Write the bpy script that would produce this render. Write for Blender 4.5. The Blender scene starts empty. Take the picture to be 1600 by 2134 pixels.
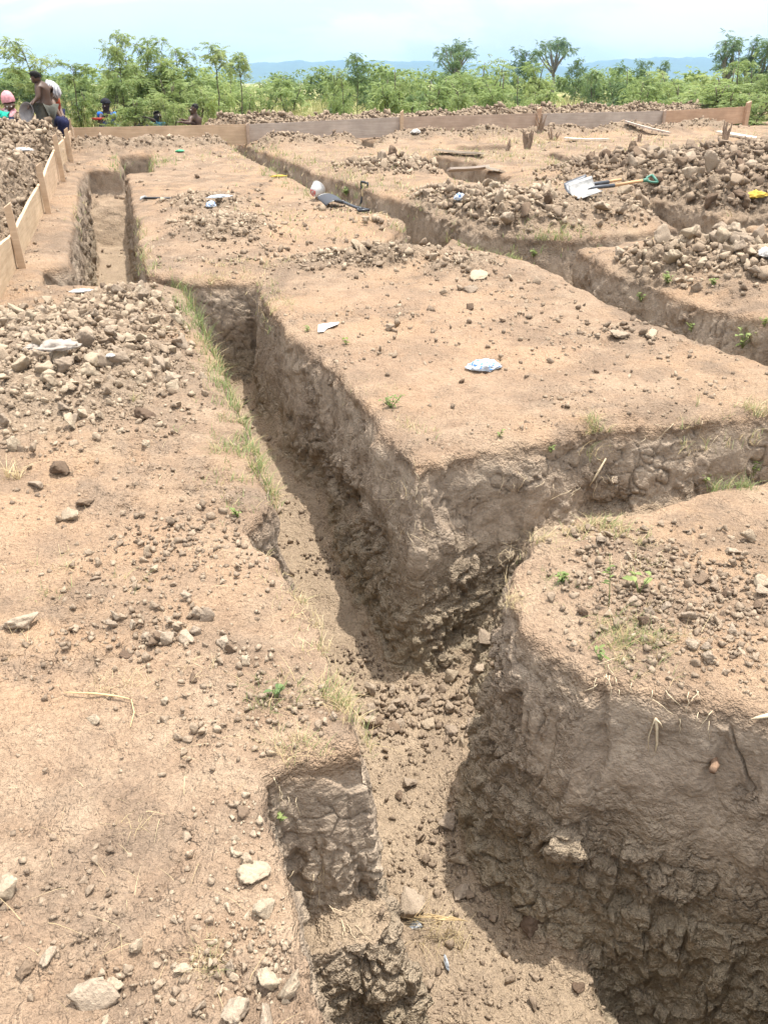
import bpy, bmesh, math, random, time
import numpy as np
from mathutils import Vector, Matrix, Euler, Quaternion
T0 = time.time()
random.seed(7)
RNG = np.random.default_rng(11)
sc = bpy.context.scene
COL = sc.collection
R = math.radians
CELL_PX = 1.7            # size of a ground cell in render pixels
HAZE_DENSITY = 2.1e-4

# ------------------------------------------------------------------ camera
CAM_H = 1.6
F_PX = 1740.0
PITCH = R(27.2)
cam_d = bpy.data.cameras.new('camera')
cam_d.sensor_fit = 'VERTICAL'; cam_d.sensor_height = 36.0
cam_d.lens = F_PX / 2134.0 * 36.0
cam_d.clip_start = 0.05; cam_d.clip_end = 40000
cam = bpy.data.objects.new('camera', cam_d); COL.objects.link(cam)
cam.location = (0, 0, CAM_H); cam.rotation_euler = (R(90) - PITCH, 0, 0)
sc.camera = cam

def sstep(a, b, x):
    t = np.clip((x - a) / (b - a), 0, 1)
    return t * t * (3 - 2 * t)

CORNER = np.array([-5.55, 16.2])        # rear left corner of the profile boards
YAW = math.radians(18.3)
E1 = np.array([-math.sin(YAW), math.cos(YAW)]); E2 = np.array([math.cos(YAW), math.sin(YAW)])
def G(x, y):
    """the lie of the land: level, then a gentle rise towards the back of the plot, lower again beyond the boards"""
    x = np.asarray(x, float); y = np.asarray(y, float)
    t = np.clip((y - 1.5) / 14.0, 0, 1.35)
    z = 0.51 * (t * t * (1.5 - 0.5 * t) * 0.35 + t * 0.65)
    q = (x-CORNER[0])*E1[0] + (y-CORNER[1])*E1[1]
    z = z*(1-sstep(1.8, 8.0, q)) + 0.10*sstep(1.8, 8.0, q)
    p = (x-CORNER[0])*E2[0] + (y-CORNER[1])*E2[1]
    z = z - 0.30*sstep(-0.5, -1.6, p)*sstep(12.8, 14.6, y)*(1-sstep(1.8, 8.0, q))
    return z

def ray(u, v):
    r = (u - 800.0) / F_PX; d = (v - 1067.0) / F_PX
    c, s = math.cos(PITCH), math.sin(PITCH)
    return np.array([r, c - d * s, -s - d * c])

def P(u, v, dz=0.0):
    """where the line of sight through a photo pixel meets the land (raised by dz)"""
    D = ray(u, v)
    ts = np.geomspace(0.2, 600.0, 1500)
    under = CAM_H + D[2]*ts <= G(D[0]*ts, D[1]*ts) + dz
    i = int(np.argmax(under)) if under.any() else len(ts)-1
    lo, hi = ts[max(i-1, 0)], ts[i]
    for _ in range(30):
        m = 0.5 * (lo + hi)
        if CAM_H + D[2] * m > G(D[0] * m, D[1] * m) + dz: lo = m
        else: hi = m
    m = 0.5 * (lo + hi)
    return np.array([D[0] * m, D[1] * m, CAM_H + D[2] * m])

def at(u, v, y):
    """the point seen at a photo pixel, at a given distance y in front of the camera"""
    D = ray(u, v); t = y / D[1]
    return Vector((D[0] * t, y, CAM_H + D[2] * t))

# ------------------------------------------------------------------ noise
_perm = RNG.permutation(256).astype(np.int32)
_perm = np.concatenate([_perm, _perm, _perm])
_g3 = RNG.normal(size=(256, 3)).astype(np.float32)
_g3 /= np.linalg.norm(_g3, axis=1)[:, None]

def perlin(x, y, z):
    x = np.asarray(x, np.float32); y = np.asarray(y, np.float32); z = np.asarray(z, np.float32)
    x, y, z = np.broadcast_arrays(x, y, z)
    sh = x.shape
    x = x.ravel(); y = y.ravel(); z = z.ravel()
    out = np.empty(x.shape, np.float32)
    CH = 400000
    for s in range(0, x.size, CH):
        X, Y, Z = x[s:s+CH], y[s:s+CH], z[s:s+CH]
        fx, fy, fz = np.floor(X), np.floor(Y), np.floor(Z)
        xi, yi, zi = fx.astype(np.int32) & 255, fy.astype(np.int32) & 255, fz.astype(np.int32) & 255
        X = X - fx; Y = Y - fy; Z = Z - fz
        u = X*X*X*(X*(X*6-15)+10); v = Y*Y*Y*(Y*(Y*6-15)+10); w = Z*Z*Z*(Z*(Z*6-15)+10)
        acc = 0
        for a in (0, 1):
            pa = _perm[xi + a]; wa = u if a else 1 - u
            for b in (0, 1):
                pb = _perm[pa + yi + b]; wb = wa * (v if b else 1 - v)
                for c in (0, 1):
                    g = _g3[_perm[pb + zi + c] & 255]
                    d = g[:, 0]*(X-a) + g[:, 1]*(Y-b) + g[:, 2]*(Z-c)
                    acc = acc + wb * (w if c else 1 - w) * d
        out[s:s+CH] = acc
    return (out * 1.6).reshape(sh)

def fbm(x, y, z, octv=3, gain=0.5, ridged=False):
    a, tot, s = 1.0, 0.0, 1.0
    for o in range(octv):
        n = perlin(x*s + 17.3*o, y*s + 5.1*o, z*s + 9.7*o)
        if ridged: n = 1 - 2*np.abs(n)
        tot = tot + a * n; a *= gain; s *= 2.03
    return tot

def worley(x, y, z):
    """distance to nearest and second nearest feature point"""
    x = np.asarray(x, np.float32).ravel(); y = np.asarray(y, np.float32).ravel(); z = np.asarray(z, np.float32).ravel()
    f1 = np.full(x.shape, 9, np.float32); f2 = f1.copy(); cid = np.zeros(x.shape, np.int32)
    fx, fy, fz = np.floor(x), np.floor(y), np.floor(z)
    xi, yi, zi = fx.astype(np.int32), fy.astype(np.int32), fz.astype(np.int32)
    for a in (-1, 0, 1):
        for b in (-1, 0, 1):
            for c in (-1, 0, 1):
                h = _perm[_perm[_perm[(xi+a) & 255] + ((yi+b) & 255)] + ((zi+c) & 255)] & 255
                g = _g3[h] * 0.28 + 0.5
                d = np.sqrt((fx+a+g[:, 0]-x)**2 + (fy+b+g[:, 1]-y)**2 + (fz+c+g[:, 2]-z)**2)
                near = d < f1
                f2 = np.where(near, f1, np.minimum(f2, d)); cid = np.where(near, h, cid); f1 = np.where(near, d, f1)
    return f1, f2, cid

# ------------------------------------------------------------------ object helpers
def mesh_np(name, V, F, mat=None, smooth=True, link=True, mats=None, mat_idx=None):
    """V (n,3), F list of arrays (m,k) with equal k each, or a single array"""
    me = bpy.data.meshes.new(name)
    Fs = F if isinstance(F, list) else [F]
    Fs = [f for f in Fs if len(f)]
    V = np.ascontiguousarray(V, np.float32)
    me.vertices.add(len(V)); me.vertices.foreach_set('co', V.ravel())
    nl = sum(f.size for f in Fs); npol = sum(len(f) for f in Fs)
    me.loops.add(nl); me.polygons.add(npol)
    me.loops.foreach_set('vertex_index', np.concatenate([f.ravel() for f in Fs]).astype(np.int32))
    sizes = np.concatenate([np.full(len(f), f.shape[1], np.int32) for f in Fs])
    starts = np.concatenate([[0], np.cumsum(sizes)[:-1]]).astype(np.int32)
    me.polygons.foreach_set('loop_start', starts)
    me.update(calc_edges=True)
    if smooth: me.polygons.foreach_set('use_smooth', np.ones(npol, bool))
    for m in ([mat] if mat else []) + list(mats or []): me.materials.append(m)
    if mat_idx is not None: me.polygons.foreach_set('material_index', np.asarray(mat_idx, np.int32))
    me.validate(clean_customdata=False)
    return me

def link(name, me, parent=None):
    o = bpy.data.objects.new(name, me); COL.objects.link(o)
    if parent is not None: o.parent = parent
    return o

def tag(o, label=None, cat=None, group=None, kind=None):
    if label: o['label'] = label
    if cat: o['category'] = cat
    if group: o['group'] = group
    if kind: o['kind'] = kind
    return o

def empty(name, loc, rz=0.0, label=None, cat=None, group=None):
    o = bpy.data.objects.new(name, None); COL.objects.link(o)
    o.empty_display_size = 0.1
    o.location = loc; o.rotation_euler = (0, 0, rz)
    return tag(o, label, cat, group)

def attr(me, name, arr):
    a = me.attributes.new(name, 'FLOAT', 'POINT'); a.data.foreach_set('value', np.ascontiguousarray(arr, np.float32))

class MB:
    """collects boxes, tubes and sheets; build() links them as one mesh object"""
    def __init__(s): s.V = []; s.F = []
    def add(s, V, F):
        b = len(s.V); s.V += [tuple(v) for v in V]; s.F += [tuple(i + b for i in f) for f in F]; return s
    def box(s, c, size, rot=None, bevel=0.0):
        bm = bmesh.new(); bmesh.ops.create_cube(bm, size=1.0)
        for v in bm.verts: v.co = Vector((v.co.x*size[0], v.co.y*size[1], v.co.z*size[2]))
        if bevel: bmesh.ops.bevel(bm, geom=bm.edges[:], offset=bevel, segments=1, affect='EDGES')
        M = (rot.to_matrix() if rot is not None else Matrix.Identity(3))
        bm.verts.index_update()
        s.add([M @ v.co + Vector(c) for v in bm.verts], [[v.index for v in f.verts] for f in bm.faces]); bm.free(); return s
    def tube(s, pts, rad, n=8, cap=True, flat=1.0):
        pts = [Vector(p) for p in pts]; k = len(pts)
        rad = rad if hasattr(rad, '__len__') else [rad]*k
        rings = []; up = None
        for i, p in enumerate(pts):
            t = (pts[min(i+1, k-1)] - pts[max(i-1, 0)]).normalized()
            if up is None: up = t.orthogonal().normalized()
            up = (up - t*up.dot(t)); up = up.normalized() if up.length > 1e-6 else t.orthogonal().normalized()
            sd = t.cross(up)
            rings.append([p + (up*math.cos(2*math.pi*j/n)*flat + sd*math.sin(2*math.pi*j/n))*rad[i] for j in range(n)])
        V = [v for r in rings for v in r]; F = []
        for i in range(k-1):
            for j in range(n): F.append((i*n+j, i*n+(j+1) % n, (i+1)*n+(j+1) % n, (i+1)*n+j))
        if cap: F += [tuple(range(n))[::-1], tuple((k-1)*n+j for j in range(n))]
        return s.add(V, F)
    def build(s, name, mat, parent=None, smooth=False):
        me = bpy.data.meshes.new(name); me.from_pydata(s.V, [], s.F); me.materials.append(mat)
        if smooth: me.polygons.foreach_set('use_smooth', np.ones(len(me.polygons), bool))
        me.update(); return link(name, me, parent)

# ------------------------------------------------------------------ materials
def nt(name):
    m = bpy.data.materials.new(name); m.use_nodes = True
    t = m.node_tree; b = t.nodes['Principled BSDF']
    return m, t, b
def N(t, kind, **kw):
    n = t.nodes.new(kind)
    for k, v in kw.items():
        if k.startswith('i_'):
            n.inputs[int(k[2:]) if k[2:].isdigit() else k[2:].replace('_', ' ')].default_value = v
        else: setattr(n, k, v)
    return n
def ramp(t, stops):
    n = t.nodes.new('ShaderNodeValToRGB'); e = n.color_ramp.elements
    while len(e) < len(stops): e.new(0.5)
    for el, (p, c) in zip(e, stops):
        el.position = p; el.color = (*c, 1) if len(c) == 3 else c
    return n
def mixc(t, fac, a, b, mode='MIX'):
    n = t.nodes.new('ShaderNodeMix'); n.data_type = 'RGBA'; n.blend_type = mode
    for s, v in ((n.inputs[0], fac), (n.inputs[6], a), (n.inputs[7], b)):
        if hasattr(v, 'links'): t.links.new(v, s)
        elif hasattr(v, '__len__'): s.default_value = (*v, 1) if len(v) == 3 else v
        else: s.default_value = v
    return n.outputs[2]
def mathn(t, op, a, b=None, c=None):
    n = t.nodes.new('ShaderNodeMath'); n.operation = op
    for i, v in enumerate((a, b, c)):
        if v is None: continue
        if hasattr(v, 'links'): t.links.new(v, n.inputs[i])
        else: n.inputs[i].default_value = v
    return n.outputs[0]
def mrange(t, v, a, b, c=0.0, d=1.0):
    n = t.nodes.new('ShaderNodeMapRange'); t.links.new(v, n.inputs[0])
    for i, q in enumerate((a, b, c, d)): n.inputs[i+1].default_value = q
    return n.outputs[0]
def noise(t, scale, detail=4, rough=0.55, vec=None, dist=0.0):
    n = t.nodes.new('ShaderNodeTexNoise'); n.inputs['Scale'].default_value = scale
    n.inputs['Detail'].default_value = detail; n.inputs['Roughness'].default_value = rough
    n.inputs['Distortion'].default_value = dist
    if vec is not None: t.links.new(vec, n.inputs['Vector'])
    return n.outputs[0]
def plain(name, col, rough=0.7, var=0.12, scale=30.0, bump=0.0, metal=0.0, spec=0.3, trans=0.0):
    m, t, b = nt(name)
    g = t.nodes.new('ShaderNodeNewGeometry')
    n = noise(t, scale, 4, 0.6, g.outputs['Position'])
    lo = tuple(c*(1-var) for c in col); hi = tuple(min(1, c*(1+var)) for c in col)
    r = ramp(t, [(0.3, lo), (0.7, hi)]); t.links.new(n, r.inputs[0])
    t.links.new(r.outputs[0], b.inputs['Base Color'])
    b.inputs['Roughness'].default_value = rough; b.inputs['Metallic'].default_value = metal
    b.inputs['Specular IOR Level'].default_value = spec
    if bump:
        bp = N(t, 'ShaderNodeBump'); bp.inputs['Strength'].default_value = bump; bp.inputs['Distance'].default_value = 0.01
        t.links.new(n, bp.inputs['Height']); t.links.new(bp.outputs[0], b.inputs['Normal'])
    return m
# ------------------------------------------------------------------ plan of the trenches
def poly(px, dz=0.0): return np.array([P(u, v, dz)[:2] for u, v in px])
MAIN = poly([(748,2420),(690,2134),(650,2020),(605,1860),(572,1740),(556,1610),(600,1585),(757,1552),(745,1500),(715,1420),(665,1310),(612,1215),
  (578,1168),(530,1138),(510,1098),(566,1042),(548,1000),(525,930),(495,860),(465,780),(430,700),(405,640),(385,594),
  (300,588),(200,592),(92,590),(88,557),(143,548),(147,500),(152,460),(160,415),(166,365),(182,350),(248,350),(248,322),(315,320),(322,352),(264,356),
  (268,370),(272,396),(278,433),(289,459),(294,505),(300,560),(335,576),(400,580),(530,576),
  (555,620),(600,688),(690,758),(760,835),(815,905),(866,960),
  (1000,925),(1240,890),(1450,868),(1600,850),(1950,812),(1950,925),(1600,985),(1420,1022),(1350,1052),(1200,1062),(1110,1105),(1066,1165),
  (1062,1215),(1095,1290),(1165,1352),(1228,1396),(1330,1404),(1540,1452),(1650,1495),(1950,1600),(1950,2420)])
B = poly([(476,300),(500,318),(555,345),(640,385),(690,405),(770,440),(850,462),(800,500),(745,512),(752,522),(850,524),(925,508),(935,492),(1020,518),(1100,542),(1180,580),(1250,615),(1330,650),
  (1420,690),(1510,722),(1600,750),(1900,868),(1900,765),(1600,662),(1460,629),(1366,590),(1272,559),(1204,518),(1260,509),(1400,488),(1450,481),(1600,462),(1900,428),
  (1900,402),(1600,442),(1450,463),(1300,484),(1180,495),(1150,491),(1075,486),(1004,477),(911,446),(850,418),(820,408),(781,397),(743,381),(697,369),(645,356),(630,342),(590,328),(540,311),(486,290)])
B2 = poly([(862,334),(925,352),(950,372),(1045,382),(1062,364),(1010,351),(985,333),(905,322)])
B2B = poly([(1330,432),(1400,464),(1462,486),(1600,535),(1900,640),(1900,560),(1600,485),(1520,456),(1440,430),(1360,412)])
B3 = poly([(1130,322),(1190,340),(1250,350),(1290,346),(1275,330),(1200,322),(1150,314)])
B4 = poly([(754,304),(776,306),(782,291),(756,290)])
B5 = poly([(955,311),(1060,313),(1064,303),(955,301)])
# (plan, depth)
TRENCHES = [(MAIN, 1.15), (B, 0.75), (B2, 0.5), (B2B, 0.5), (B3, 0.45), (B4, 0.55), (B5, 0.25)]
# soil left standing or fallen inside the trench: (plan, height above the land, slope)
FILLS = [(poly([(1120,915),(1950,800),(1950,930),(1350,1050),(1140,1100)], -0.0), -0.50, 2.6),
         (poly([(560,1850),(700,1838),(775,1820),(825,1875),(800,1925),(640,1950)], -0.5), -0.58, 4.5),
         (poly([(180,356),(266,356),(272,425),(205,425)], -0.4), -0.42, 1.0)]

RF = P(1245, 2030, -1.12)[:2]       # the cut goes deeper below the front of the near right block
def sd_poly(px, py, V):
    px = px.astype(np.float32); py = py.astype(np.float32)
    d = np.full(px.shape, 1e9, np.float32); ins = np.zeros(px.shape, bool)
    n = len(V)
    for i in range(n):
        ax, ay = V[i]; bx, by = V[(i+1) % n]
        ex, ey = bx-ax, by-ay
        wx, wy = px-np.float32(ax), py-np.float32(ay)
        t = np.clip((wx*np.float32(ex)+wy*np.float32(ey))/np.float32(ex*ex+ey*ey+1e-12), 0, 1)
        np.minimum(d, (wx-t*np.float32(ex))**2+(wy-t*np.float32(ey))**2, out=d)
        if ay != by:
            c = ((ay > py) != (by > py)) & (px < (bx-ax)*(py-ay)/(by-ay)+ax)
            ins ^= c
    d = np.sqrt(d)
    return np.where(ins, -d, d)

def bbox_sd(x, y, V, margin=0.8):
    out = np.full(x.shape, 2.0, np.float32)
    m = (x > V[:, 0].min()-margin) & (x < V[:, 0].max()+margin) & (y > V[:, 1].min()-margin) & (y < V[:, 1].max()+margin)
    if m.any(): out[m] = sd_poly(x[m], y[m], V)
    return out

# heaps: centre pixel, half sizes in metres along / across the building lines, height
HEAPS = {
 'left':    [(130, 790, 1.15, 0.85, 0.15), (20, 720, 0.8, 0.6, 0.10), (260, 660, 0.7, 0.6, 0.10)],
 'board':   [(-60, 450, 3.4, 1.5, 0.60), (-30, 340, 2.8, 1.7, 0.62), (-150, 300, 2.4, 1.8, .5)],
 'centre':  [(470, 480, 0.9, 0.55, 0.13), (430, 430, 0.8, 0.5, 0.10), (780, 545, 0.35, 0.8, 0.13), (960, 560, 0.3, 0.4, 0.08)],
 'far':     [(1130, 452, 0.95, 1.8, 0.24), (955, 425, 0.85, 1.0, 0.13), (830, 350, 0.8, 0.9, 0.10)],
 'right':   [(1460, 560, 0.6, 0.95, 0.22), (1620, 580, 0.7, 0.9, 0.24)],
 'back':    [(1410, 385, 1.6, 1.6, 0.30), (1560, 425, 1.4, 1.2, 0.32), (1590, 360, 1.8, 1.5, 0.34), (1290, 365, 1.0, 0.9, 0.12)],
 'strip':   [],
 'berm':    [],
}
HP = {}
for k, L in HEAPS.items():
    HP[k] = [(P(u, v)[:2], a, b, h) for u, v, a, b, h in L]
# the long bank of spoil behind the rear board
for u, v, y_, a_, w_ in ((-60, 262, 12.2, 1.2, 1.2), (10, 262, 12.6, 1.0, .9), (52, 256, 13.0, .9, .8), (84, 250, 13.3, .8, .6), (106, 249, 13.6, .8, .5), (120, 257, 14.0, .8, .42), (128, 261, 14.5, .7, .36), (134, 266, 15.0, .6, .30), (140, 272, 15.5, .5, .26)):
    p_ = at(u, v, y_); HP['board'].append((np.array([p_.x, p_.y]), a_, w_, max(p_.z-0.03-float(G(p_.x, p_.y)), .1)))
for u, v, q_, a_, w_ in ((200, 289, -.45, .45, .9), (330, 285, -.45, .5, 1.0), (460, 283, -.5, .5, 1.0), (600, 279, -.5, .5, 1.0), (740, 274, -.5, .45, 1.0), (880, 270, -.45, .4, 1.0), (1010, 266, -.45, .4, 1.1), (1150, 262, -.4, .4, 1.1), (1300, 257, -.4, .4, 1.1), (1450, 250, -.4, .4, 1.1)):
    l0 = CORNER + E1*q_; D_ = ray(u, v); k_ = D_[0]/D_[1]
    t_ = (k_*l0[1]-l0[0])/(E2[0]-k_*E2[1]); pt_ = l0+E2*t_
    hgt_ = CAM_H + D_[2]/D_[1]*pt_[1] - float(G(pt_[0], pt_[1]))
    HP['strip'].append((pt_, a_, w_, max(hgt_, 0.04)))
for u, v, q_, a_, w_ in ((478, 236, 1.3, .6, .8), (560, 230, 1.5, .7, 1.2), (680, 232, 1.6, .7, 1.5), (800, 229, 1.6, .7, 1.4), (910, 225, 1.7, .8, 1.4), (1020, 215, 2.0, .9, 1.5), (1120, 214, 2.0, .9, 1.5), (1230, 213, 2.0, .9, 1.7), (1340, 211, 2.1, .9, 1.5), (1430, 208, 3.0, .8, 1.2)):
    l0 = CORNER + E1*q_; D_ = ray(u, v); k_ = D_[0]/D_[1]
    t_ = (k_*l0[1]-l0[0])/(E2[0]-k_*E2[1]); pt_ = l0+E2*t_
    hgt_ = CAM_H + D_[2]/D_[1]*pt_[1] - float(G(pt_[0], pt_[1]))
    HP['berm'].append((pt_, a_, w_, max(hgt_-0.10, 0.1)))

SB0 = P(0, 637)[:2]; SBD = np.array([CORNER[0]+0.05, CORNER[1]])-SB0; SBD = SBD/np.linalg.norm(SBD)
def side_left(x, y): return -((x-SB0[0])*SBD[1]-(y-SB0[1])*SBD[0])
def heap_mask(x, y, key):
    m = np.zeros(np.shape(x), np.float32)
    for c, a, b, h in HP[key]:
        dx, dy = x-c[0], y-c[1]
        u = (dx*E1[0]+dy*E1[1])/a; w = (dx*E2[0]+dy*E2[1])/b
        r = np.sqrt(u*u+w*w)
        m = np.maximum(m, 1-sstep(0.55, 1.12, r))
    if key == 'board': m = m*sstep(0.0, 0.15, side_left(x, y))
    return m
def heap_height(x, y):
    H = np.zeros(np.shape(x), np.float32)
    for k in HP:
        for c, a, b, h in HP[k]:
            dx, dy = x-c[0], y-c[1]
            u = (dx*E1[0]+dy*E1[1])/a; w = (dx*E2[0]+dy*E2[1])/b
            r2 = u*u+w*w
            hh = h*np.exp(-r2*1.1) * (r2 < 6)
            if k == 'board': hh = hh*np.where(y < 13, sstep(0.02, 0.32, side_left(x, y)), sstep(-0.03, 0.16, side_left(x, y)))
            H = np.maximum(H, hh)
    return H

def columns(x, y):
    """height of the land, signed distance to the trenches, height of the trench floor"""
    x = np.asarray(x, np.float32); y = np.asarray(y, np.float32)
    g = G(x, y).astype(np.float32)
    wx = x + 0.028*perlin(x*3.1, y*3.1, 1.7) + 0.014*perlin(x*11, y*11, 4.4) + 0.009*perlin(x*24, y*24, 1.4)
    wy = y + 0.028*perlin(x*3.1, y*3.1, 8.2) + 0.014*perlin(x*11, y*11, 6.1) + 0.009*perlin(x*24, y*24, 3.1)
    sd = np.full(x.shape, 2.0, np.float32); W = np.zeros(x.shape, np.float32); D = W.copy()
    for V, dep in TRENCHES:
        s = bbox_sd(wx, wy, V)
        sd = np.minimum(sd, s)
        w = np.exp(-np.clip(s, -0.6, 2)/0.05); W += w; D += w*dep
    D = D/W*(1-0.20*sstep(3.4, 5.6, y))
    D = D + 0.32*sstep(-0.06, 0.16, (x-RF[0])*E2[0]+(y-RF[1])*E2[1])*sstep(2.9, 2.3, y)*(x > 0)
    H = g + 0.030*perlin(x*0.9, y*0.9, 0.3) + 0.018*perlin(x*2.7, y*2.7, 3.3) + 0.011*perlin(x*6, y*6, 5.3) - 0.012*np.clip(perlin(x*5+3, y*5, 9.3)-0.25, 0, 1)
    hh = heap_height(x, y) * (1 - 0.0*sd)
    hh = hh * sstep(0.02, 0.35, sd)
    H = H + hh * (1 + 0.25*perlin(x*2.2, y*2.2, 2.2))
    # worn, sagging lips
    H = H - 0.028*np.exp(-np.clip(sd, 0, 2)/0.07)
    F = g - D + 0.03*perlin(x*1.6, y*1.6, 7.1) + 0.012*perlin(x*6, y*6, 2.1)
    # loose soil banked against the foot of the walls
    F = F + 0.10*np.exp(-np.clip(-sd-0.10, 0, 2)/0.07)*(0.6+0.8*perlin(x*2.3, y*2.3, 11.2))
    for V, fz, sl in FILLS:
        s = bbox_sd(wx, wy, V, 1.0)
        F = np.maximum(F, g + fz - sl*np.clip(s, 0, 3) + 0.035*perlin(x*5, y*5, 3.9))
    return g, H, sd, F

def smax(a, b, k):
    h = np.clip(k-np.abs(a-b), 0, None)/k
    return np.maximum(a, b) + h*h*k*0.25

# ------------------------------------------------------------------ ground sheet as an isosurface, cells growing with distance
def build_ground():
    d = CELL_PX / (F_PX*1024/2134)
    AM = 0.80
    na = int(2*AM/d)+1
    b_lo, b_hi = math.asinh(0.45/CAM_H), math.asinh(25.0/CAM_H)
    db = d*1.25
    nb = int((b_hi-b_lo)/db)+1
    A = (np.arange(na)-na//2)*d
    Bq = b_lo + np.arange(nb)*db
    s = CAM_H*np.cosh(Bq)
    # the floor lies further than the land at the same y, so widen the strip a little there
    X = (A[:, None]*s[None, :]*1.0).astype(np.float32)
    Y = np.broadcast_to((CAM_H*np.sinh(Bq))[None, :], X.shape).astype(np.float32)
    X = X + 0.0
    g, H, sd, F = columns(X, Y)
    print('columns', na, nb, time.time()-T0)
    allV, allid, quads = [], [], []
    K0 = -2000; KN = 4000
    def lin(i, j, k): return (i.astype(np.int64)*nb + j)*KN + (k-K0)
    ST = 40
    for j0 in range(0, nb-1, ST):
        j1 = min(j0+ST, nb-1)          # nodes j0..j1 ; cells j0..j1-1 (edges on node planes j0..j1-1)
        js = slice(j0, j1+1)
        Fm = np.where(sd[:, js] < 0.10, F[:, js], H[:, js])
        dz = s[js]*d
        ka = int(np.floor((Fm.min()-0.12)/dz.max() if Fm.min()-0.12 > 0 else (Fm.min()-0.12)/dz.min()))-2
        kb = int(np.ceil((H[:, js].max()+0.08)/dz.min()))+2
        ks = np.arange(ka, kb+1)
        Z = (dz[:, None]*ks[None, :]).astype(np.float32)[None]      # 1,nj,nk
        h, q, f = H[:, js, None], sd[:, js, None], F[:, js, None]
        sdw = q + 0.10*np.clip(h - Z, 0, 2)
        cav = smax(sdw, f - Z, 0.10)
        fld = smax(Z - h, -cav, 0.032)
        near = np.abs(fld) < 0.13
        ii, jj, kk = np.nonzero(near)
        x, y, z = X[:, js][ii, jj], Y[:, js][ii, jj], Z[0, jj, kk]
        wall = np.clip(1-np.abs(q[ii, jj, 0])/0.22, 0, 1) * sstep(0.02, 0.12, h[ii, jj, 0]-z)
        ntc = 1-0.85*np.exp(-(((x+0.20)/0.32)**2+((y-1.70)/0.18)**2))*sstep(-0.60, -0.45, z)
        n = 0.55*fbm(x*4.0, y*4.0, z*3.0, 2) - 0.35*np.abs(perlin(x*10+3, y*10, z*7)) 
        n += 0.75*fbm(x*1.9+8, y*1.9, z*2.6, 2)*sstep(0.1, 0.45, h[ii, jj, 0]-z)
        fl = fld[ii, jj, kk] + 0.060*wall*ntc*np.clip(n, -1.7, 1.7)
        fld[ii, jj, kk] = fl
        ins = fld < 0
        c = ins[:-1, :-1, :-1].astype(np.int8)
        tot = sum(ins[a:ins.shape[0]-1+a, b:ins.shape[1]-1+b, e:ins.shape[2]-1+e].astype(np.int8) for a in (0, 1) for b in (0, 1) for e in (0, 1))
        ci, cj, ck = np.nonzero((tot > 0) & (tot < 8))
        val = {}
        pos = {}
        for a in (0, 1):
            for b in (0, 1):
                for e in (0, 1): val[a, b, e] = fld[ci+a, cj+b, ck+e]
        acc = np.zeros((len(ci), 3), np.float32); cnt = np.zeros(len(ci), np.float32)
        corners = list(val)
        for c0 in corners:
            for ax in range(3):
                if c0[ax]: continue
                c1 = list(c0); c1[ax] = 1; c1 = tuple(c1)
                v0, v1 = val[c0], val[c1]
                cr = (v0 < 0) != (v1 < 0)
                t = np.where(cr, v0/np.where(v0 == v1, 1, v0-v1), 0)
                p = np.empty_like(acc)
                for m in range(3): p[:, m] = c0[m] + (t if m == ax else 0)
                acc += np.where(cr[:, None], p, 0); cnt += cr
        acc /= cnt[:, None]
        fi = ci + acc[:, 0]; fj = cj + acc[:, 1] + j0; fk = ck + acc[:, 2] + ka
        bb = b_lo + fj*db; ss = CAM_H*np.cosh(bb)
        V = np.stack([(fi-na//2)*d*ss, CAM_H*np.sinh(bb), fk*d*ss], 1)
        allV.append(V.astype(np.float32)); allid.append(lin(ci, cj+j0, ck+ka))
        # quads
        def quad(ei, ej, ek, o, flip):
            q4 = [lin(ei+da, ej+j0+dj, ek+ka+dk) for da, dj, dk in o]
            Q = np.stack(q4, 1)
            Q[flip] = Q[flip][:, ::-1]
            quads.append(Q)
        a0 = ins[:-1] != ins[1:]
        e = np.nonzero(a0[:, :-1, 1:-1]); ek = e[2]+1
        m = (e[1]+j0 > 0)
        ei, ej, ek = e[0][m], e[1][m], ek[m]
        quad(ei, ej, ek, [(0, -1, -1), (0, 0, -1), (0, 0, 0), (0, -1, 0)], ~ins[ei, ej, ek])
        a0 = ins[:, :-1] != ins[:, 1:]
        e = np.nonzero(a0[1:-1, :, 1:-1]); ei, ej, ek = e[0]+1, e[1], e[2]+1
        quad(ei, ej, ek, [(-1, 0, -1), (-1, 0, 0), (0, 0, 0), (0, 0, -1)], ~ins[ei, ej, ek])
        a0 = ins[:, :, :-1] != ins[:, :, 1:]
        e = np.nonzero(a0[1:-1, :-1, :]); ei, ej, ek = e[0]+1, e[1], e[2]
        m = (ej+j0 > 0); ei, ej, ek = ei[m], ej[m], ek[m]
        quad(ei, ej, ek, [(-1, -1, 0), (0, -1, 0), (0, 0, 0), (-1, 0, 0)], ~ins[ei, ej, ek])
    V = np.concatenate(allV); ids = np.concatenate(allid); Q = np.concatenate(quads)
    o = np.argsort(ids); ids_s = ids[o]
    p = np.searchsorted(ids_s, Q.ravel()); p = np.clip(p, 0, len(ids_s)-1)
    ok = (ids_s[p] == Q.ravel()).reshape(Q.shape).all(1)
    Q = o[p].reshape(Q.shape)[ok]
    print('iso', len(V), len(Q), time.time()-T0)
    return V, Q

def vnormals(V, Q):
    n = np.cross(V[Q[:, 2]]-V[Q[:, 0]], V[Q[:, 3]]-V[Q[:, 1]])
    out = np.zeros_like(V)
    for c in range(4):
        for a in range(3): out[:, a] += np.bincount(Q[:, c], n[:, a], len(V))
    return out/(np.linalg.norm(out, axis=1)[:, None]+1e-12)

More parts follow.
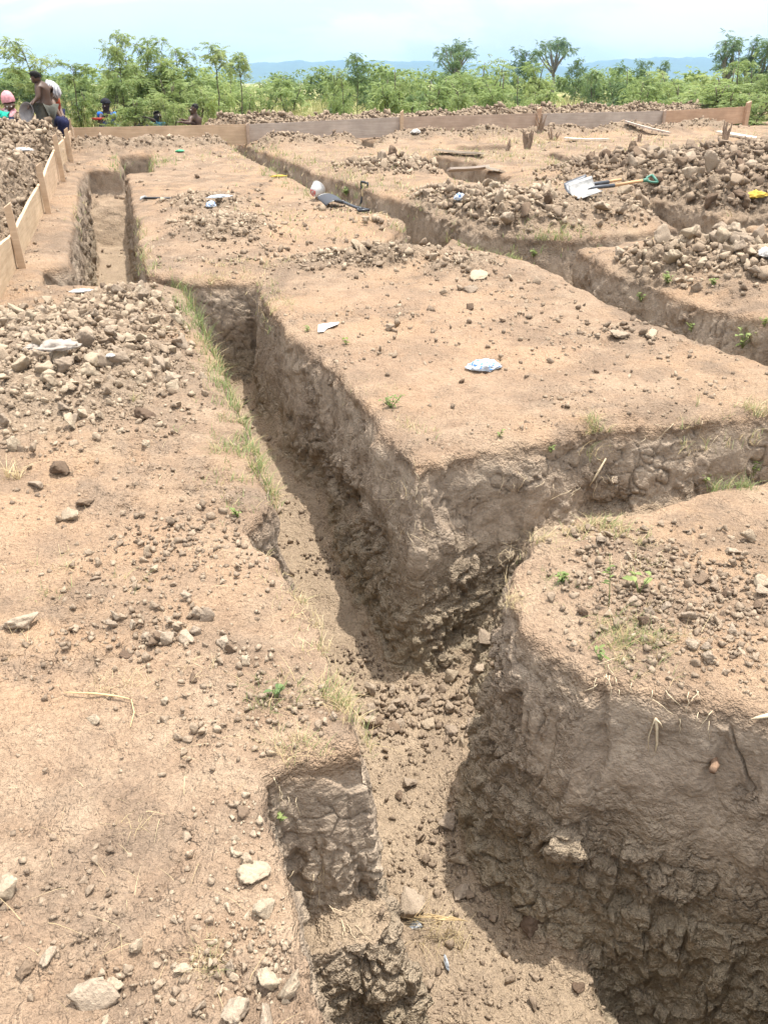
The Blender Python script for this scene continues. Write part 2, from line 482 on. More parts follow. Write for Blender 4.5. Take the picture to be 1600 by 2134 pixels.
V, Q = build_ground()
Nn = vnormals(V, Q)
x, y, z = V.T
g, H, sd, F = columns(x, y)
dep = g - z
dist = np.sqrt(x*x+y*y+(z-CAM_H)**2)
wall = np.clip(1-np.clip(Nn[:, 2], 0, 1), 0, 1)*sstep(0.03, 0.12, dep)
heap = np.zeros(len(V), np.float32)
for k in HP: heap = np.maximum(heap, heap_mask(x, y, k))
floor_m = sstep(0.25, 0.4, dep)*(1-wall)
# fine relief along the normals: lumps, spade-broken clods, cracks
lump = fbm(x*9, y*9, z*7, 3)
rough_zone = sstep(-0.2, 0.35, perlin(x*1.1+4, y*1.1, z*1.3) + 0.35*sstep(0.3, 0.9, dep))
faces_y = sstep(0.35, 0.75, -Nn[:, 1])
smooth_top = np.maximum(sstep(0.40, 0.10, dep)*sstep(-0.1, 0.5, perlin(x*1.7, y*1.7, 3.0)+0.35)*0.8, faces_y*sstep(0.62, 0.36, dep+0.25*perlin(x*2.2, y*2.2, z*1.5))*sstep(-0.45, 0.0, perlin(x*2.1, y*2.1, z*2.6)+0.2))     # clean spade cuts near the lip
w_ = 0.9*fbm(x*4, y*4, z*4, 3)
c1, c2, _ = worley(x*5+w_, y*5-w_, z*8+w_)
crack = np.exp(-((c2-c1)/0.035)**2)*wall*sstep(0.15, 0.5, perlin(x*1.9, y*1.9, z*2.6+7)+0.1)
cell_ = P(480, 700, -0.5)
back_face = np.exp(-(((x-cell_[0])/0.45)**2+((y-cell_[1])/0.7)**2))
c1, c2, _ = worley(x*11+0.5*w_, y*11, z*14)
crack = np.maximum(crack, np.exp(-((c2-c1)/0.06)**2)*wall*back_face)
amp_w = wall*(0.012 + 0.036*rough_zone*(1-0.92*smooth_top))*(1-0.8*back_face)*(1-0.5*smooth_top)
notch = np.exp(-(((x+0.20)/0.34)**2+((y-1.70)/0.18)**2))*sstep(-0.60, -0.45, z)          # clean spade cut in the left bank
rough_zone = rough_zone*(1-0.9*notch)
hsh = lambda c, k: _perm[(c+k) & 255]/255.0-0.5
pw = 0.55*perlin(x*6, y*6, z*6); pw2 = 0.4*perlin(x*15, y*15, z*15)
f1, f2, cid = worley(x*9+pw, y*9-pw, z*8+pw)
g1, g2, gid = worley(x*21+pw2, y*21-pw2, z*19+pw2)
k1_, k2_, kid = worley(x*46+pw2, y*46, z*44)
chunk = 1.1*hsh(cid, 7)*sstep(0, .10, f2-f1) + 0.70*hsh(gid, 31)*sstep(0, .12, g2-g1) + 0.22*hsh(kid, 3)
spade = hsh(worley(x*4.2+0.4*pw, y*4.2, z*1.4)[2], 11)
disp = amp_w*(1.05*chunk + 0.5*lump - 0.35*np.exp(-((f2-f1)/0.07)**2)) + wall*smooth_top*0.030*spade
print('relief', time.time()-T0)
disp = disp - 0.012*crack
top = (1-wall)*(1-floor_m)
crumb = perlin(x*1.4+9, y*1.4, 2.0)
crumb_m = sstep(-0.15, 0.45, crumb)
t1, t2, _ = worley(x*38, y*38, z*38)
crz = np.clip(0.22+crumb_m*sstep(-.1, .5, perlin(x*6+2, y*6, 8.0)+.2), 0, 1)
disp += top*(0.005*fbm(x*14, y*14, z*14, 3) + crz*(0.013*np.clip(0.55-t1, 0, 1) + 0.020*hsh(gid, 5)*sstep(0, .15, g2-g1) + 0.010*hsh(kid, 9))) 
disp += floor_m*(0.009*hsh(gid, 5) + 0.005*hsh(kid, 9) + 0.006*fbm(x*12, y*12, z*12, 3) + 0.010*sstep(0, .5, crumb)*np.clip(0.55-t1, 0, 1))
far_ = sstep(3.5, 8, dist)
disp += heap*top*((0.034+0.03*far_)*hsh(cid, 19)*sstep(0, .12, f2-f1) + (0.022+0.012*far_)*hsh(gid, 23)*sstep(0, .15, g2-g1) + 0.008*hsh(kid, 2) - 0.012*np.exp(-((f2-f1)/.08)**2))
V = V + Nn*disp[:, None].astype(np.float32)
tx = np.clip(crz, 0, 1)
fr = perlin(x*1.6+0.35*perlin(x*9, y*9, z*9), y*1.6+.3, z*0.35)
long_crack = np.exp(-(fr/0.022)**2)*faces_y*sstep(0.04, 0.15, dep)*sstep(-.2, .3, perlin(x*2, y*2, z*2+3)+.15)
crack = np.maximum(crack, long_crack)
V = V - Nn*(0.014*long_crack)[:, None].astype(np.float32)
me = mesh_np('ground', V, Q)
attr(me, 'dep', dep); attr(me, 'wall', wall); attr(me, 'heap', heap); attr(me, 'crack', crack); attr(me, 'crumb', tx)
ora = np.zeros(len(V), np.float32)
for u_, v_, r_o in ((960, 740, 1.0), (880, 640, .7), (80, 1090, .5), (330, 1150, .4), (60, 1420, .35), (600, 470, 1.2)):
    c_ = P(u_, v_); ora = np.maximum(ora, np.exp(-((x-c_[0])**2+(y-c_[1])**2)/(r_o*r_o)*1.3))
attr(me, 'ochre', ora*(0.75+0.5*perlin(x*3, y*3, 1.2)))
attr(me, 'cut', np.maximum(wall*smooth_top, wall*notch))
ground = tag(link('ground', me), kind='structure')
print('ground', time.time()-T0)

def soil(name, kind):
    m, t, b = nt(name)
    geo = N(t, 'ShaderNodeNewGeometry'); pos = geo.outputs['Position']
    def A(n): return N(t, 'ShaderNodeAttribute', attribute_name=n).outputs['Fac']
    n1 = noise(t, 1.1, 3, 0.5, pos); n2 = noise(t, 7, 5, 0.6, pos); n3 = noise(t, 60, 4, 0.65, pos); n4 = noise(t, 260, 3, 0.6, pos)
    n0 = noise(t, 2.6, 4, 0.6, pos)
    r1 = ramp(t, [(0.30, (0.30, 0.215, 0.150)), (0.5, (0.395, 0.292, 0.205)), (0.70, (0.48, 0.37, 0.265))]); t.links.new(n2, r1.inputs[0])
    red = ramp(t, [(0.35, (0.50, 0.34, 0.215)), (0.65, (0.44, 0.31, 0.20))]); t.links.new(n3, red.inputs[0])
    top = mixc(t, mrange(t, n1, 0.47, 0.64, 0, 0.7), r1.outputs[0], red.outputs[0])
    top = mixc(t, mrange(t, n0, 0.48, 0.62, 0, 0.75), top, (0.25, 0.192, 0.142))
    top = mixc(t, mrange(t, n0, 0.46, 0.30, 0, 0.4), top, (0.47, 0.37, 0.26))
    top = mixc(t, 1.0, top, (0.80, 0.765, 0.735), 'MULTIPLY')
    if kind == 'ground':
        top = mixc(t, mathn(t, 'MULTIPLY', A('ochre'), 0.45), top, (0.45, 0.295, 0.185))
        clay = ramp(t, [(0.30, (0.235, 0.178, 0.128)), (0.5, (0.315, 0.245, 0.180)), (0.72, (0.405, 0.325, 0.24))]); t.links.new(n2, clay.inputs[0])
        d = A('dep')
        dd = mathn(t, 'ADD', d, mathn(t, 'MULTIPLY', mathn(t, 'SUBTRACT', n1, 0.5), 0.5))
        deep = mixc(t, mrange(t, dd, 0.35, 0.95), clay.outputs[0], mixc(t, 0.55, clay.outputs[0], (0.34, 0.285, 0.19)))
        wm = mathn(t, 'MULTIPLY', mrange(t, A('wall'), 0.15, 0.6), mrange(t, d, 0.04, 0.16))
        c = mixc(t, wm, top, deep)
        fl = ramp(t, [(0.3, (0.29, 0.218, 0.15)), (0.7, (0.41, 0.315, 0.218))]); t.links.new(n2, fl.outputs[0].node.inputs[0])
        fm = mathn(t, 'MULTIPLY', mrange(t, d, 0.3, 0.5), mrange(t, A('wall'), 0.5, 0.2))
        c = mixc(t, fm, c, fl.outputs[0])
        cr = mathn(t, 'MULTIPLY', A('crumb'), mrange(t, n2, 0.4, 0.6))
        c = mixc(t, mathn(t, 'MULTIPLY', cr, 0.65), c, (0.225, 0.168, 0.122))
        c = mixc(t, mathn(t, 'MULTIPLY', A('heap'), 0.7), c, (0.285, 0.22, 0.158))
        c = mixc(t, mathn(t, 'MULTIPLY', A('cut'), 0.6), c, ramp_out(t, n2, (0.28, 0.222, 0.166), (0.385, 0.312, 0.238)))
        c = mixc(t, mathn(t, 'MULTIPLY', A('crack'), 0.55), c, (0.08, 0.06, 0.045))
    else: c = top
    c = mixc(t, 0.8, c, ramp_out(t, n3, (0.72, 0.72, 0.72), (1.25, 1.24, 1.22)), 'MULTIPLY')
    sp = mrange(t, n4, 0.66, 0.74)
    c = mixc(t, mathn(t, 'MULTIPLY', sp, 0.5), c, (0.52, 0.44, 0.34))
    t.links.new(c, b.inputs['Base Color'])
    b.inputs['Roughness'].default_value = 0.95; b.inputs['Specular IOR Level'].default_value = 0.12
    vo = N(t, 'ShaderNodeTexVoronoi', feature='F1'); vo.inputs['Scale'].default_value = 62; vo.inputs['Randomness'].default_value = 1.0
    wob = N(t, 'ShaderNodeMix', data_type='VECTOR'); wob.inputs[0].default_value = 0.012
    nv = N(t, 'ShaderNodeTexNoise'); nv.inputs['Scale'].default_value = 40; nv.inputs['Detail'].default_value = 3; t.links.new(pos, nv.inputs['Vector'])
    t.links.new(pos, wob.inputs[4]); t.links.new(nv.outputs['Color'], wob.inputs[5]); t.links.new(wob.outputs[1], vo.inputs['Vector'])
    v2 = N(t, 'ShaderNodeTexVoronoi', feature='F1'); v2.inputs['Scale'].default_value = 150; t.links.new(wob.outputs[1], v2.inputs['Vector'])
    n5 = noise(t, 18, 3, 0.6, pos)
    cellm = mrange(t, n5, 0.38, 0.62, 0.15, 1.0)
    hv = mathn(t, 'MULTIPLY', mathn(t, 'SUBTRACT', 0.6, vo.outputs['Distance']), cellm)
    hv2 = mathn(t, 'MULTIPLY', mathn(t, 'SUBTRACT', 0.6, v2.outputs['Distance']), 0.45)
    hgt = mathn(t, 'ADD', mathn(t, 'MULTIPLY', n3, 0.9), mathn(t, 'MULTIPLY', n4, 0.3))
    hgt = mathn(t, 'ADD', hgt, mathn(t, 'ADD', mathn(t, 'MULTIPLY', hv, 1.1), hv2))
    cutv = mrange(t, A('cut'), 0.0, 0.8, 1.0, 0.28)
    hgt = mathn(t, 'MULTIPLY', hgt, cutv)
    bp = N(t, 'ShaderNodeBump'); bp.inputs['Strength'].default_value = 1.0; bp.inputs['Distance'].default_value = 0.016
    t.links.new(hgt, bp.inputs['Height']); t.links.new(bp.outputs[0], b.inputs['Normal'])
    return m
def ramp_out(t, v, lo, hi):
    r = ramp(t, [(0.3, lo), (0.7, hi)]); t.links.new(v, r.inputs[0]); return r.outputs[0]
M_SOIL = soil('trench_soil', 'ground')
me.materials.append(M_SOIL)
# ------------------------------------------------------------------ clods of soil
def ico(level):
    bm = bmesh.new(); bmesh.ops.create_icosphere(bm, subdivisions=level, radius=1.0)
    V = np.array([v.co[:] for v in bm.verts], np.float32); F = np.array([[v.index for v in f.verts] for f in bm.faces], np.int32)
    bm.free(); return V, F
def rock(level, seed, npts=9, rough=0.10):
    """broken clod: hull of a few points; the bigger ones subdivided and roughened"""
    r = np.random.default_rng(seed); bm = bmesh.new()
    q = r.normal(size=(npts, 3)); q /= np.linalg.norm(q, axis=1)[:, None]; q *= r.uniform(0.75, 1.1, npts)[:, None]*np.array([1.05, .9, .78])
    for p in q: bm.verts.new(p)
    res = bmesh.ops.convex_hull(bm, input=bm.verts[:])
    bmesh.ops.delete(bm, geom=[v for v in bm.verts if not v.link_faces], context='VERTS')
    if level >= 3:
        bmesh.ops.triangulate(bm, faces=bm.faces[:])
        for k in range(level-1):
            bmesh.ops.subdivide_edges(bm, edges=bm.edges[:], cuts=1, use_grid_fill=True); bmesh.ops.triangulate(bm, faces=bm.faces[:])
            if k < 2: bmesh.ops.smooth_vert(bm, verts=bm.verts[:], factor=0.22, use_axis_x=True, use_axis_y=True, use_axis_z=True)
    bmesh.ops.triangulate(bm, faces=bm.faces[:]); bmesh.ops.recalc_face_normals(bm, faces=bm.faces[:]); bm.verts.index_update()
    V = np.array([v.co[:] for v in bm.verts], np.float32); F = np.array([[v.index for v in f.verts] for f in bm.faces], np.int32); bm.free()
    if level >= 3:
        n = fbm(V[:, 0]*2.3+seed*3.7, V[:, 1]*2.3, V[:, 2]*2.3, 3) + 0.6*fbm(V[:, 0]*6+seed, V[:, 1]*6, V[:, 2]*6, 2)
        if level >= 4:
            q1, q2, qi = worley(V[:, 0]*2.6+seed, V[:, 1]*2.6, V[:, 2]*2.6); n = n + 1.1*(_perm[qi & 255]/255.0-0.5)*sstep(0, .2, q2-q1)
        V = V*(1+rough*n)[:, None]
    return V.astype(np.float32), F
LV = {1: [rock(1, 100+i, 7) for i in range(12)], 2: [rock(2, 200+i, 8) for i in range(18)], 3: [rock(3, 300+i, 8, 0.12) for i in range(14)], 4: [rock(4, 400+i, 9, 0.14) for i in range(14)]}

def rand_rot(n):
    q = RNG.normal(size=(n, 4)); q /= np.linalg.norm(q, axis=1)[:, None]
    w, x, y, z = q.T
    return np.stack([1-2*(y*y+z*z), 2*(x*y-z*w), 2*(x*z+y*w), 2*(x*y+z*w), 1-2*(x*x+z*z), 2*(y*z-x*w), 2*(x*z-y*w), 2*(y*z+x*w), 1-2*(x*x+y*y)], 1).reshape(n, 3, 3).astype(np.float32)

def clod_mat(name, stops, attrib=None):
    m, t, b = nt(name)
    geo = N(t, 'ShaderNodeNewGeometry'); pos = geo.outputs['Position']
    n2 = noise(t, 22, 4, 0.6, pos); n3 = noise(t, 120, 4, 0.65, pos)
    r = ramp(t, stops)
    if attrib:
        a = N(t, 'ShaderNodeAttribute', attribute_name=attrib).outputs['Fac']
    else:
        a = N(t, 'ShaderNodeObjectInfo').outputs['Random']
    v = mathn(t, 'ADD', mathn(t, 'MULTIPLY', a, 0.8), mathn(t, 'MULTIPLY', mathn(t, 'SUBTRACT', n2, 0.4), 0.55))
    t.links.new(v, r.inputs[0])
    c = mixc(t, 0.85, r.outputs[0], ramp_out(t, n3, (0.70, 0.70, 0.70), (1.25, 1.24, 1.22)), 'MULTIPLY')
    t.links.new(c, b.inputs['Base Color'])
    b.inputs['Roughness'].default_value = 0.95; b.inputs['Specular IOR Level'].default_value = 0.12
    bp = N(t, 'ShaderNodeBump'); bp.inputs['Strength'].default_value = 0.8; bp.inputs['Distance'].default_value = 0.008
    t.links.new(n3, bp.inputs['Height']); t.links.new(bp.outputs[0], b.inputs['Normal'])
    return m
M_CLOD = clod_mat('clod_soil', [(0.0, (0.15, 0.11, 0.079)), (0.3, (0.245, 0.185, 0.132)), (0.65, (0.335, 0.26, 0.186)), (1.0, (0.42, 0.338, 0.242))], 'tint')
M_PALE = clod_mat('clod_pale', [(0.0, (0.30, 0.235, 0.168)), (1.0, (0.385, 0.312, 0.225))])
M_TAN = clod_mat('clod_tan', [(0.0, (0.25, 0.195, 0.145)), (1.0, (0.36, 0.287, 0.212))])
M_DARK = clod_mat('clod_dark', [(0.0, (0.115, 0.078, 0.054)), (1.0, (0.20, 0.145, 0.10))])
CM = {'pale': M_PALE, 'brown': M_TAN, 'dark': M_DARK}

# each scattered lump: position, radius, tint, zone
SC = {k: [] for k in ('p', 'r', 't', 'z')}
ZONES = ['left', 'board', 'centre', 'far', 'right', 'back', 'strip', 'berm', 'open', 'floor']
def scatter(p, r, tint, zone):
    SC['p'].append(np.asarray(p, np.float32)); SC['r'].append(np.asarray(r, np.float32))
    SC['t'].append(np.asarray(tint, np.float32)); SC['z'].append(np.full(len(r), ZONES.index(zone), np.int8))
PXF = F_PX*1024/2134
def px_of(p, r): return 2*r*PXF/np.sqrt(p[:, 0]**2+p[:, 1]**2+(p[:, 2]-CAM_H)**2)

def heap_scatter(key, dens, med, sig, rmax, tint0, tint1, lift=0.6):
    for c, a, b, h in HP[key]:
        n = int(math.pi*a*b*1.5*dens)
        q = np.sqrt(RNG.uniform(0, 1, n))*1.22; ph = RNG.uniform(0, 2*math.pi, n)
        u = q*np.cos(ph)*a; w = q*np.sin(ph)*b
        x = c[0]+u*E1[0]+w*E2[0]; y = c[1]+u*E1[1]+w*E2[1]
        keep = (RNG.uniform(0, 1, n) < np.clip(1.35-q, 0.06, 1)*(0.75+0.6*perlin(x*1.9, y*1.9, 6.6))) & (y > 0.6)
        x, y, q = x[keep], y[keep], q[keep]
        if not len(x): continue
        _, H, sd, _ = columns(x, y)
        ok = sd > 0.10
        if key == 'board': ok &= side_left(x, y) > 0.04
        x, y, H, q = x[ok], y[ok], H[ok], q[ok]
        r = np.clip(med*np.exp(RNG.normal(0, sig, len(x))), 0.008, rmax)*np.clip(1.25-0.45*q, 0.5, 1.2)
        z = H + r*RNG.uniform(0.0, lift, len(x))
        tn = np.clip(RNG.uniform(tint0, tint1, len(x)) + 0.2*perlin(x*1.5, y*1.5, 8), 0, 1)
        scatter(np.stack([x, y, z], 1), r, tn, key)
heap_scatter('left', 1500, 0.0085, 0.75, 0.06, 0.25, 1.0, 1.0)
heap_scatter('left', 190, 0.032, 0.45, 0.085, 0.3, 1.0)
heap_scatter('board', 600, 0.017, 0.65, 0.08, 0.2, 0.95, 1.0)
heap_scatter('centre', 1100, 0.011, 0.75, 0.05, 0.2, 1.0, 0.8)
heap_scatter('centre', 60, 0.034, 0.45, 0.075, 0.2, 1.0)
heap_scatter('far', 520, 0.017, 0.6, 0.06, 0.2, 1.0, 1.2)
heap_scatter('far', 190, 0.050, 0.40, 0.12, 0.2, 1.0, 0.9)
heap_scatter('right', 650, 0.015, 0.6, 0.06, 0.3, 1.0, 1.2)
heap_scatter('right', 190, 0.050, 0.42, 0.14, 0.3, 1.0, 0.9)
heap_scatter('back', 420, 0.020, 0.6, 0.07, 0.0, 0.65, 1.2)
heap_scatter('back', 130, 0.058, 0.40, 0.15, 0.0, 0.6, 0.9)
heap_scatter('strip', 500, 0.016, 0.6, 0.06, 0.1, 0.8)
heap_scatter('berm', 800, 0.020, 0.6, 0.07, 0.1, 0.75, 1.0)

def open_scatter(n, y0, y1, rmed, rmax, cover=0.35):
    # even over the picture: more per square metre close by
    b = RNG.uniform(math.asinh(y0/CAM_H), math.asinh(y1/CAM_H), n); s = CAM_H*np.cosh(b)
    y = CAM_H*np.sinh(b); x = RNG.uniform(-0.50, 0.50, n)*s
    den = perlin(x*1.4+9, y*1.4, 2.0) + 0.8*perlin(x*3.7, y*3.7, 4.0) + 0.6*perlin(x*9, y*9, 1.0) - 0.12
    keep = RNG.uniform(0, 1, n) < np.clip(0.06 + cover*(den+0.05)*2.2, 0.03, 1)
    x, y, s = x[keep], y[keep], s[keep]
    _, H, sd, F = columns(x, y)
    r = np.clip(rmed*s/2.5*np.exp(RNG.normal(0, 0.6, len(x))), 0.0022, rmax)
    tn = np.clip(RNG.uniform(0.05, 0.85, len(x)), 0, 1)
    out = sd > 0.05
    scatter(np.stack([x, y, H+r*RNG.uniform(-0.35, 0.35, len(x))], 1)[out], r[out], tn[out], 'open')
    inn = (sd < -0.10) & (RNG.uniform(0, 1, len(x)) < 0.9)
    scatter(np.stack([x, y, F+r*RNG.uniform(-0.1, 0.6, len(x))], 1)[inn], r[inn]*1.15, tn[inn], 'floor')
open_scatter(60000, 0.8, 9, 0.0040, 0.025)
open_scatter(1500, 0.8, 12, 0.0095, 0.04, 0.3)
open_scatter(15000, 7, 22, 0.0046, 0.05, 0.4)
def patch(u, v, rad, n, rmed, rmax, t0=0.2, t1=0.9, zone='open', dz=0.0, squash=1.0):
    c = P(u, v, dz); 
    n = int(n*0.75); rmed *= 0.82
    a = RNG.normal(0, rad, (n, 2)); x = c[0]+a[:, 0]; y = c[1]+a[:, 1]*squash
    _, H, sd, F = columns(x, y)
    r = np.clip(rmed*np.exp(RNG.normal(0, 0.55, n)), 0.003, rmax)
    ok = (sd > 0.03) if zone == 'open' else (sd < -0.06)
    zz = H if zone == 'open' else F
    scatter(np.stack([x, y, zz+r*RNG.uniform(0, 0.7, n)], 1)[ok], r[ok], RNG.uniform(t0, t1, n)[ok], zone)
# gravelly crumbs along the near lip, small groups in the open, rubble on the trench floor
for a in ((520, 1700, .06, 160, .007, .02, .5, 1), (560, 1800, .05, 60, .008, .03, .5, 1), (580, 1960, .06, 380, .0055, .014, .5, 1), (440, 2010, .08, 220, .008, .022, .4, 1), (330, 2050, .10, 120, .009, .022, .3, .9),
          (360, 1130, .15, 420, .011, .03, .1, .6), (330, 1330, .12, 200, .014, .035, .2, .8), (490, 1385, .06, 60, .012, .03, .4, .9), (150, 1330, .08, 60, .011, .03, .2, .7), (470, 1480, .12, 240, .009, .022, .3, .9), (600, 1480, .10, 160, .010, .03, .4, .9),
          (90, 1850, .12, 120, .008, .02, .2, .8), (170, 1880, .07, 70, .008, .02, .1, .6), (250, 1180, .14, 120, .010, .03, .2, .8), (520, 1200, .12, 120, .010, .02, .3, .9), (230, 1240, .09, 50, .012, .028, .3, .9),
          (1350, 1230, .18, 1000, .010, .028, .1, .7), (1500, 1210, .2, 900, .011, .035, .1, .7), (1260, 1150, .10, 160, .010, .03, .4, .9), (1450, 1330, .15, 600, .010, .03, .2, .8), (1240, 1100, .08, 120, .012, .035, .3, .8),
          (1310, 690, .18, 90, .022, .05, .05, .6), (1120, 660, .3, 90, .018, .04, .1, .6), (860, 700, .3, 60, .016, .04, .1, .6), (1250, 760, .5, 120, .012, .03, .1, .6), (1450, 800, .3, 80, .012, .04, .1, .6),
          (640, 440, .5, 160, .022, .06, .2, .8), (560, 530, .35, 160, .022, .05, .2, .8), (1000, 600, .25, 30, .03, .06, .3, .8)):
    patch(*a)
for a in ((830, 1470, .13, 260, .019, .05, .2, .7), (950, 1440, .16, 320, .016, .045, .2, .7), (850, 1580, .18, 300, .009, .03, .2, .7), (980, 1740, .10, 260, .011, .03, .1, .5), (900, 1800, .16, 320, .010, .03, .2, .7), (1060, 1850, .13, 300, .010, .03, .05, .4),
          (1000, 2000, .16, 260, .009, .03, .2, .7), (760, 1370, .10, 260, .011, .025, .0, .4), (690, 1180, .08, 200, .011, .025, .0, .4), (600, 980, .08, 160, .012, .028, .0, .4), (560, 880, .08, 160, .012, .03, .0, .4), (530, 800, .1, 100, .014, .035, .0, .4), (245, 480, .45, 700, .020, .07, .2, .7)):
    patch(*a, zone='floor', dz=-1.1)
PT = np.concatenate(SC['p']); RD = np.concatenate(SC['r']); TN = np.concatenate(SC['t']); ZN = np.concatenate(SC['z'])
px = px_of(PT, RD)
keep = px > 1.1
def to_px(p):
    rel = p - np.array([0, 0, CAM_H]); c, s_ = math.cos(PITCH), math.sin(PITCH); f = rel[:, 1]*c - rel[:, 2]*s_
    return 800+rel[:, 0]/f*F_PX, 1067+(-rel[:, 1]*s_-rel[:, 2]*c)/f*F_PX
U_, V__ = to_px(PT); keep &= ~((U_ > 1150) & (U_ < 1300) & (V__ > 378) & (V__ < 425) & (RD > 0.025))
PT, RD, TN, ZN, px = PT[keep], RD[keep], TN[keep], ZN[keep], px[keep]
print('clods', len(PT), time.time()-T0)

# ---- the clods that show largest become objects of their own
bpy.context.view_layer.update()
dg = bpy.context.evaluated_depsgraph_get()
eye = Vector((0, 0, CAM_H))
def in_frame(p, m=0.0):
    rel = p - np.array([0, 0, CAM_H]); c, s_ = math.cos(PITCH), math.sin(PITCH)
    f = rel[:, 1]*c - rel[:, 2]*s_; d = -rel[:, 1]*s_ - rel[:, 2]*c
    return (np.abs(rel[:, 0]/f*F_PX) < 800-m) & (np.abs(d/f*F_PX) < 1067-m)
order = np.argsort(-px); inf = in_frame(PT, 8)
single = np.zeros(len(PT), bool); cnt = 0
for i in order[:4000]:
    if cnt >= 230: break
    if not inf[i] : continue
    top = Vector(PT[i].tolist()) + Vector((0, 0, RD[i]*0.6))
    dv = top-eye; L = dv.length
    hit, loc, *_ = sc.ray_cast(dg, eye, dv.normalized(), distance=L-RD[i]*0.5)
    if not hit: single[i] = True; cnt += 1
RM = {}
def rock_mesh(i, tone):
    if (i, tone) not in RM:
        V_, F_ = LV[4][i]; RM[i, tone] = mesh_np('soil_clod', V_, F_, CM[tone], smooth=False)
    return RM[i, tone]
ZL = {'left': 'in the low heap left of the main trench', 'board': 'on the tall heap behind the side boards', 'centre': 'in the low heap behind the main trench',
      'far': 'in the heap under the green handled shovel', 'right': 'in the heap above the right hand trench', 'back': 'in the dark heaps below the loose planks',
      'strip': 'in the row of spoil before the rear boards', 'berm': 'on the spoil bank behind the rear boards', 'open': 'lying loose on trodden bare soil', 'floor': 'lying on the trench floor'}
def clod(p, r, tone, i, label, group=None, sq=(1, 1, 1), rot=None):
    o = link('soil_clod', rock_mesh(i, tone))
    o.location = p; o.scale = (r*sq[0], r*sq[1], r*sq[2])
    o.rotation_euler = rot if rot is not None else (RNG.uniform(0, 6.28), RNG.uniform(0, 6.28), RNG.uniform(0, 6.28))
    return tag(o, label, 'clod', group)
for i in np.nonzero(single)[0]:
    tone = 'dark' if TN[i] < 0.3 else ('pale' if TN[i] > 0.72 else 'brown')
    zk = ZONES[ZN[i]]
    clod(PT[i], RD[i], tone, int(RNG.integers(14)), f'{tone} rough clod of dry soil {ZL[zk]}', f'{tone} clods {ZL[zk]}')
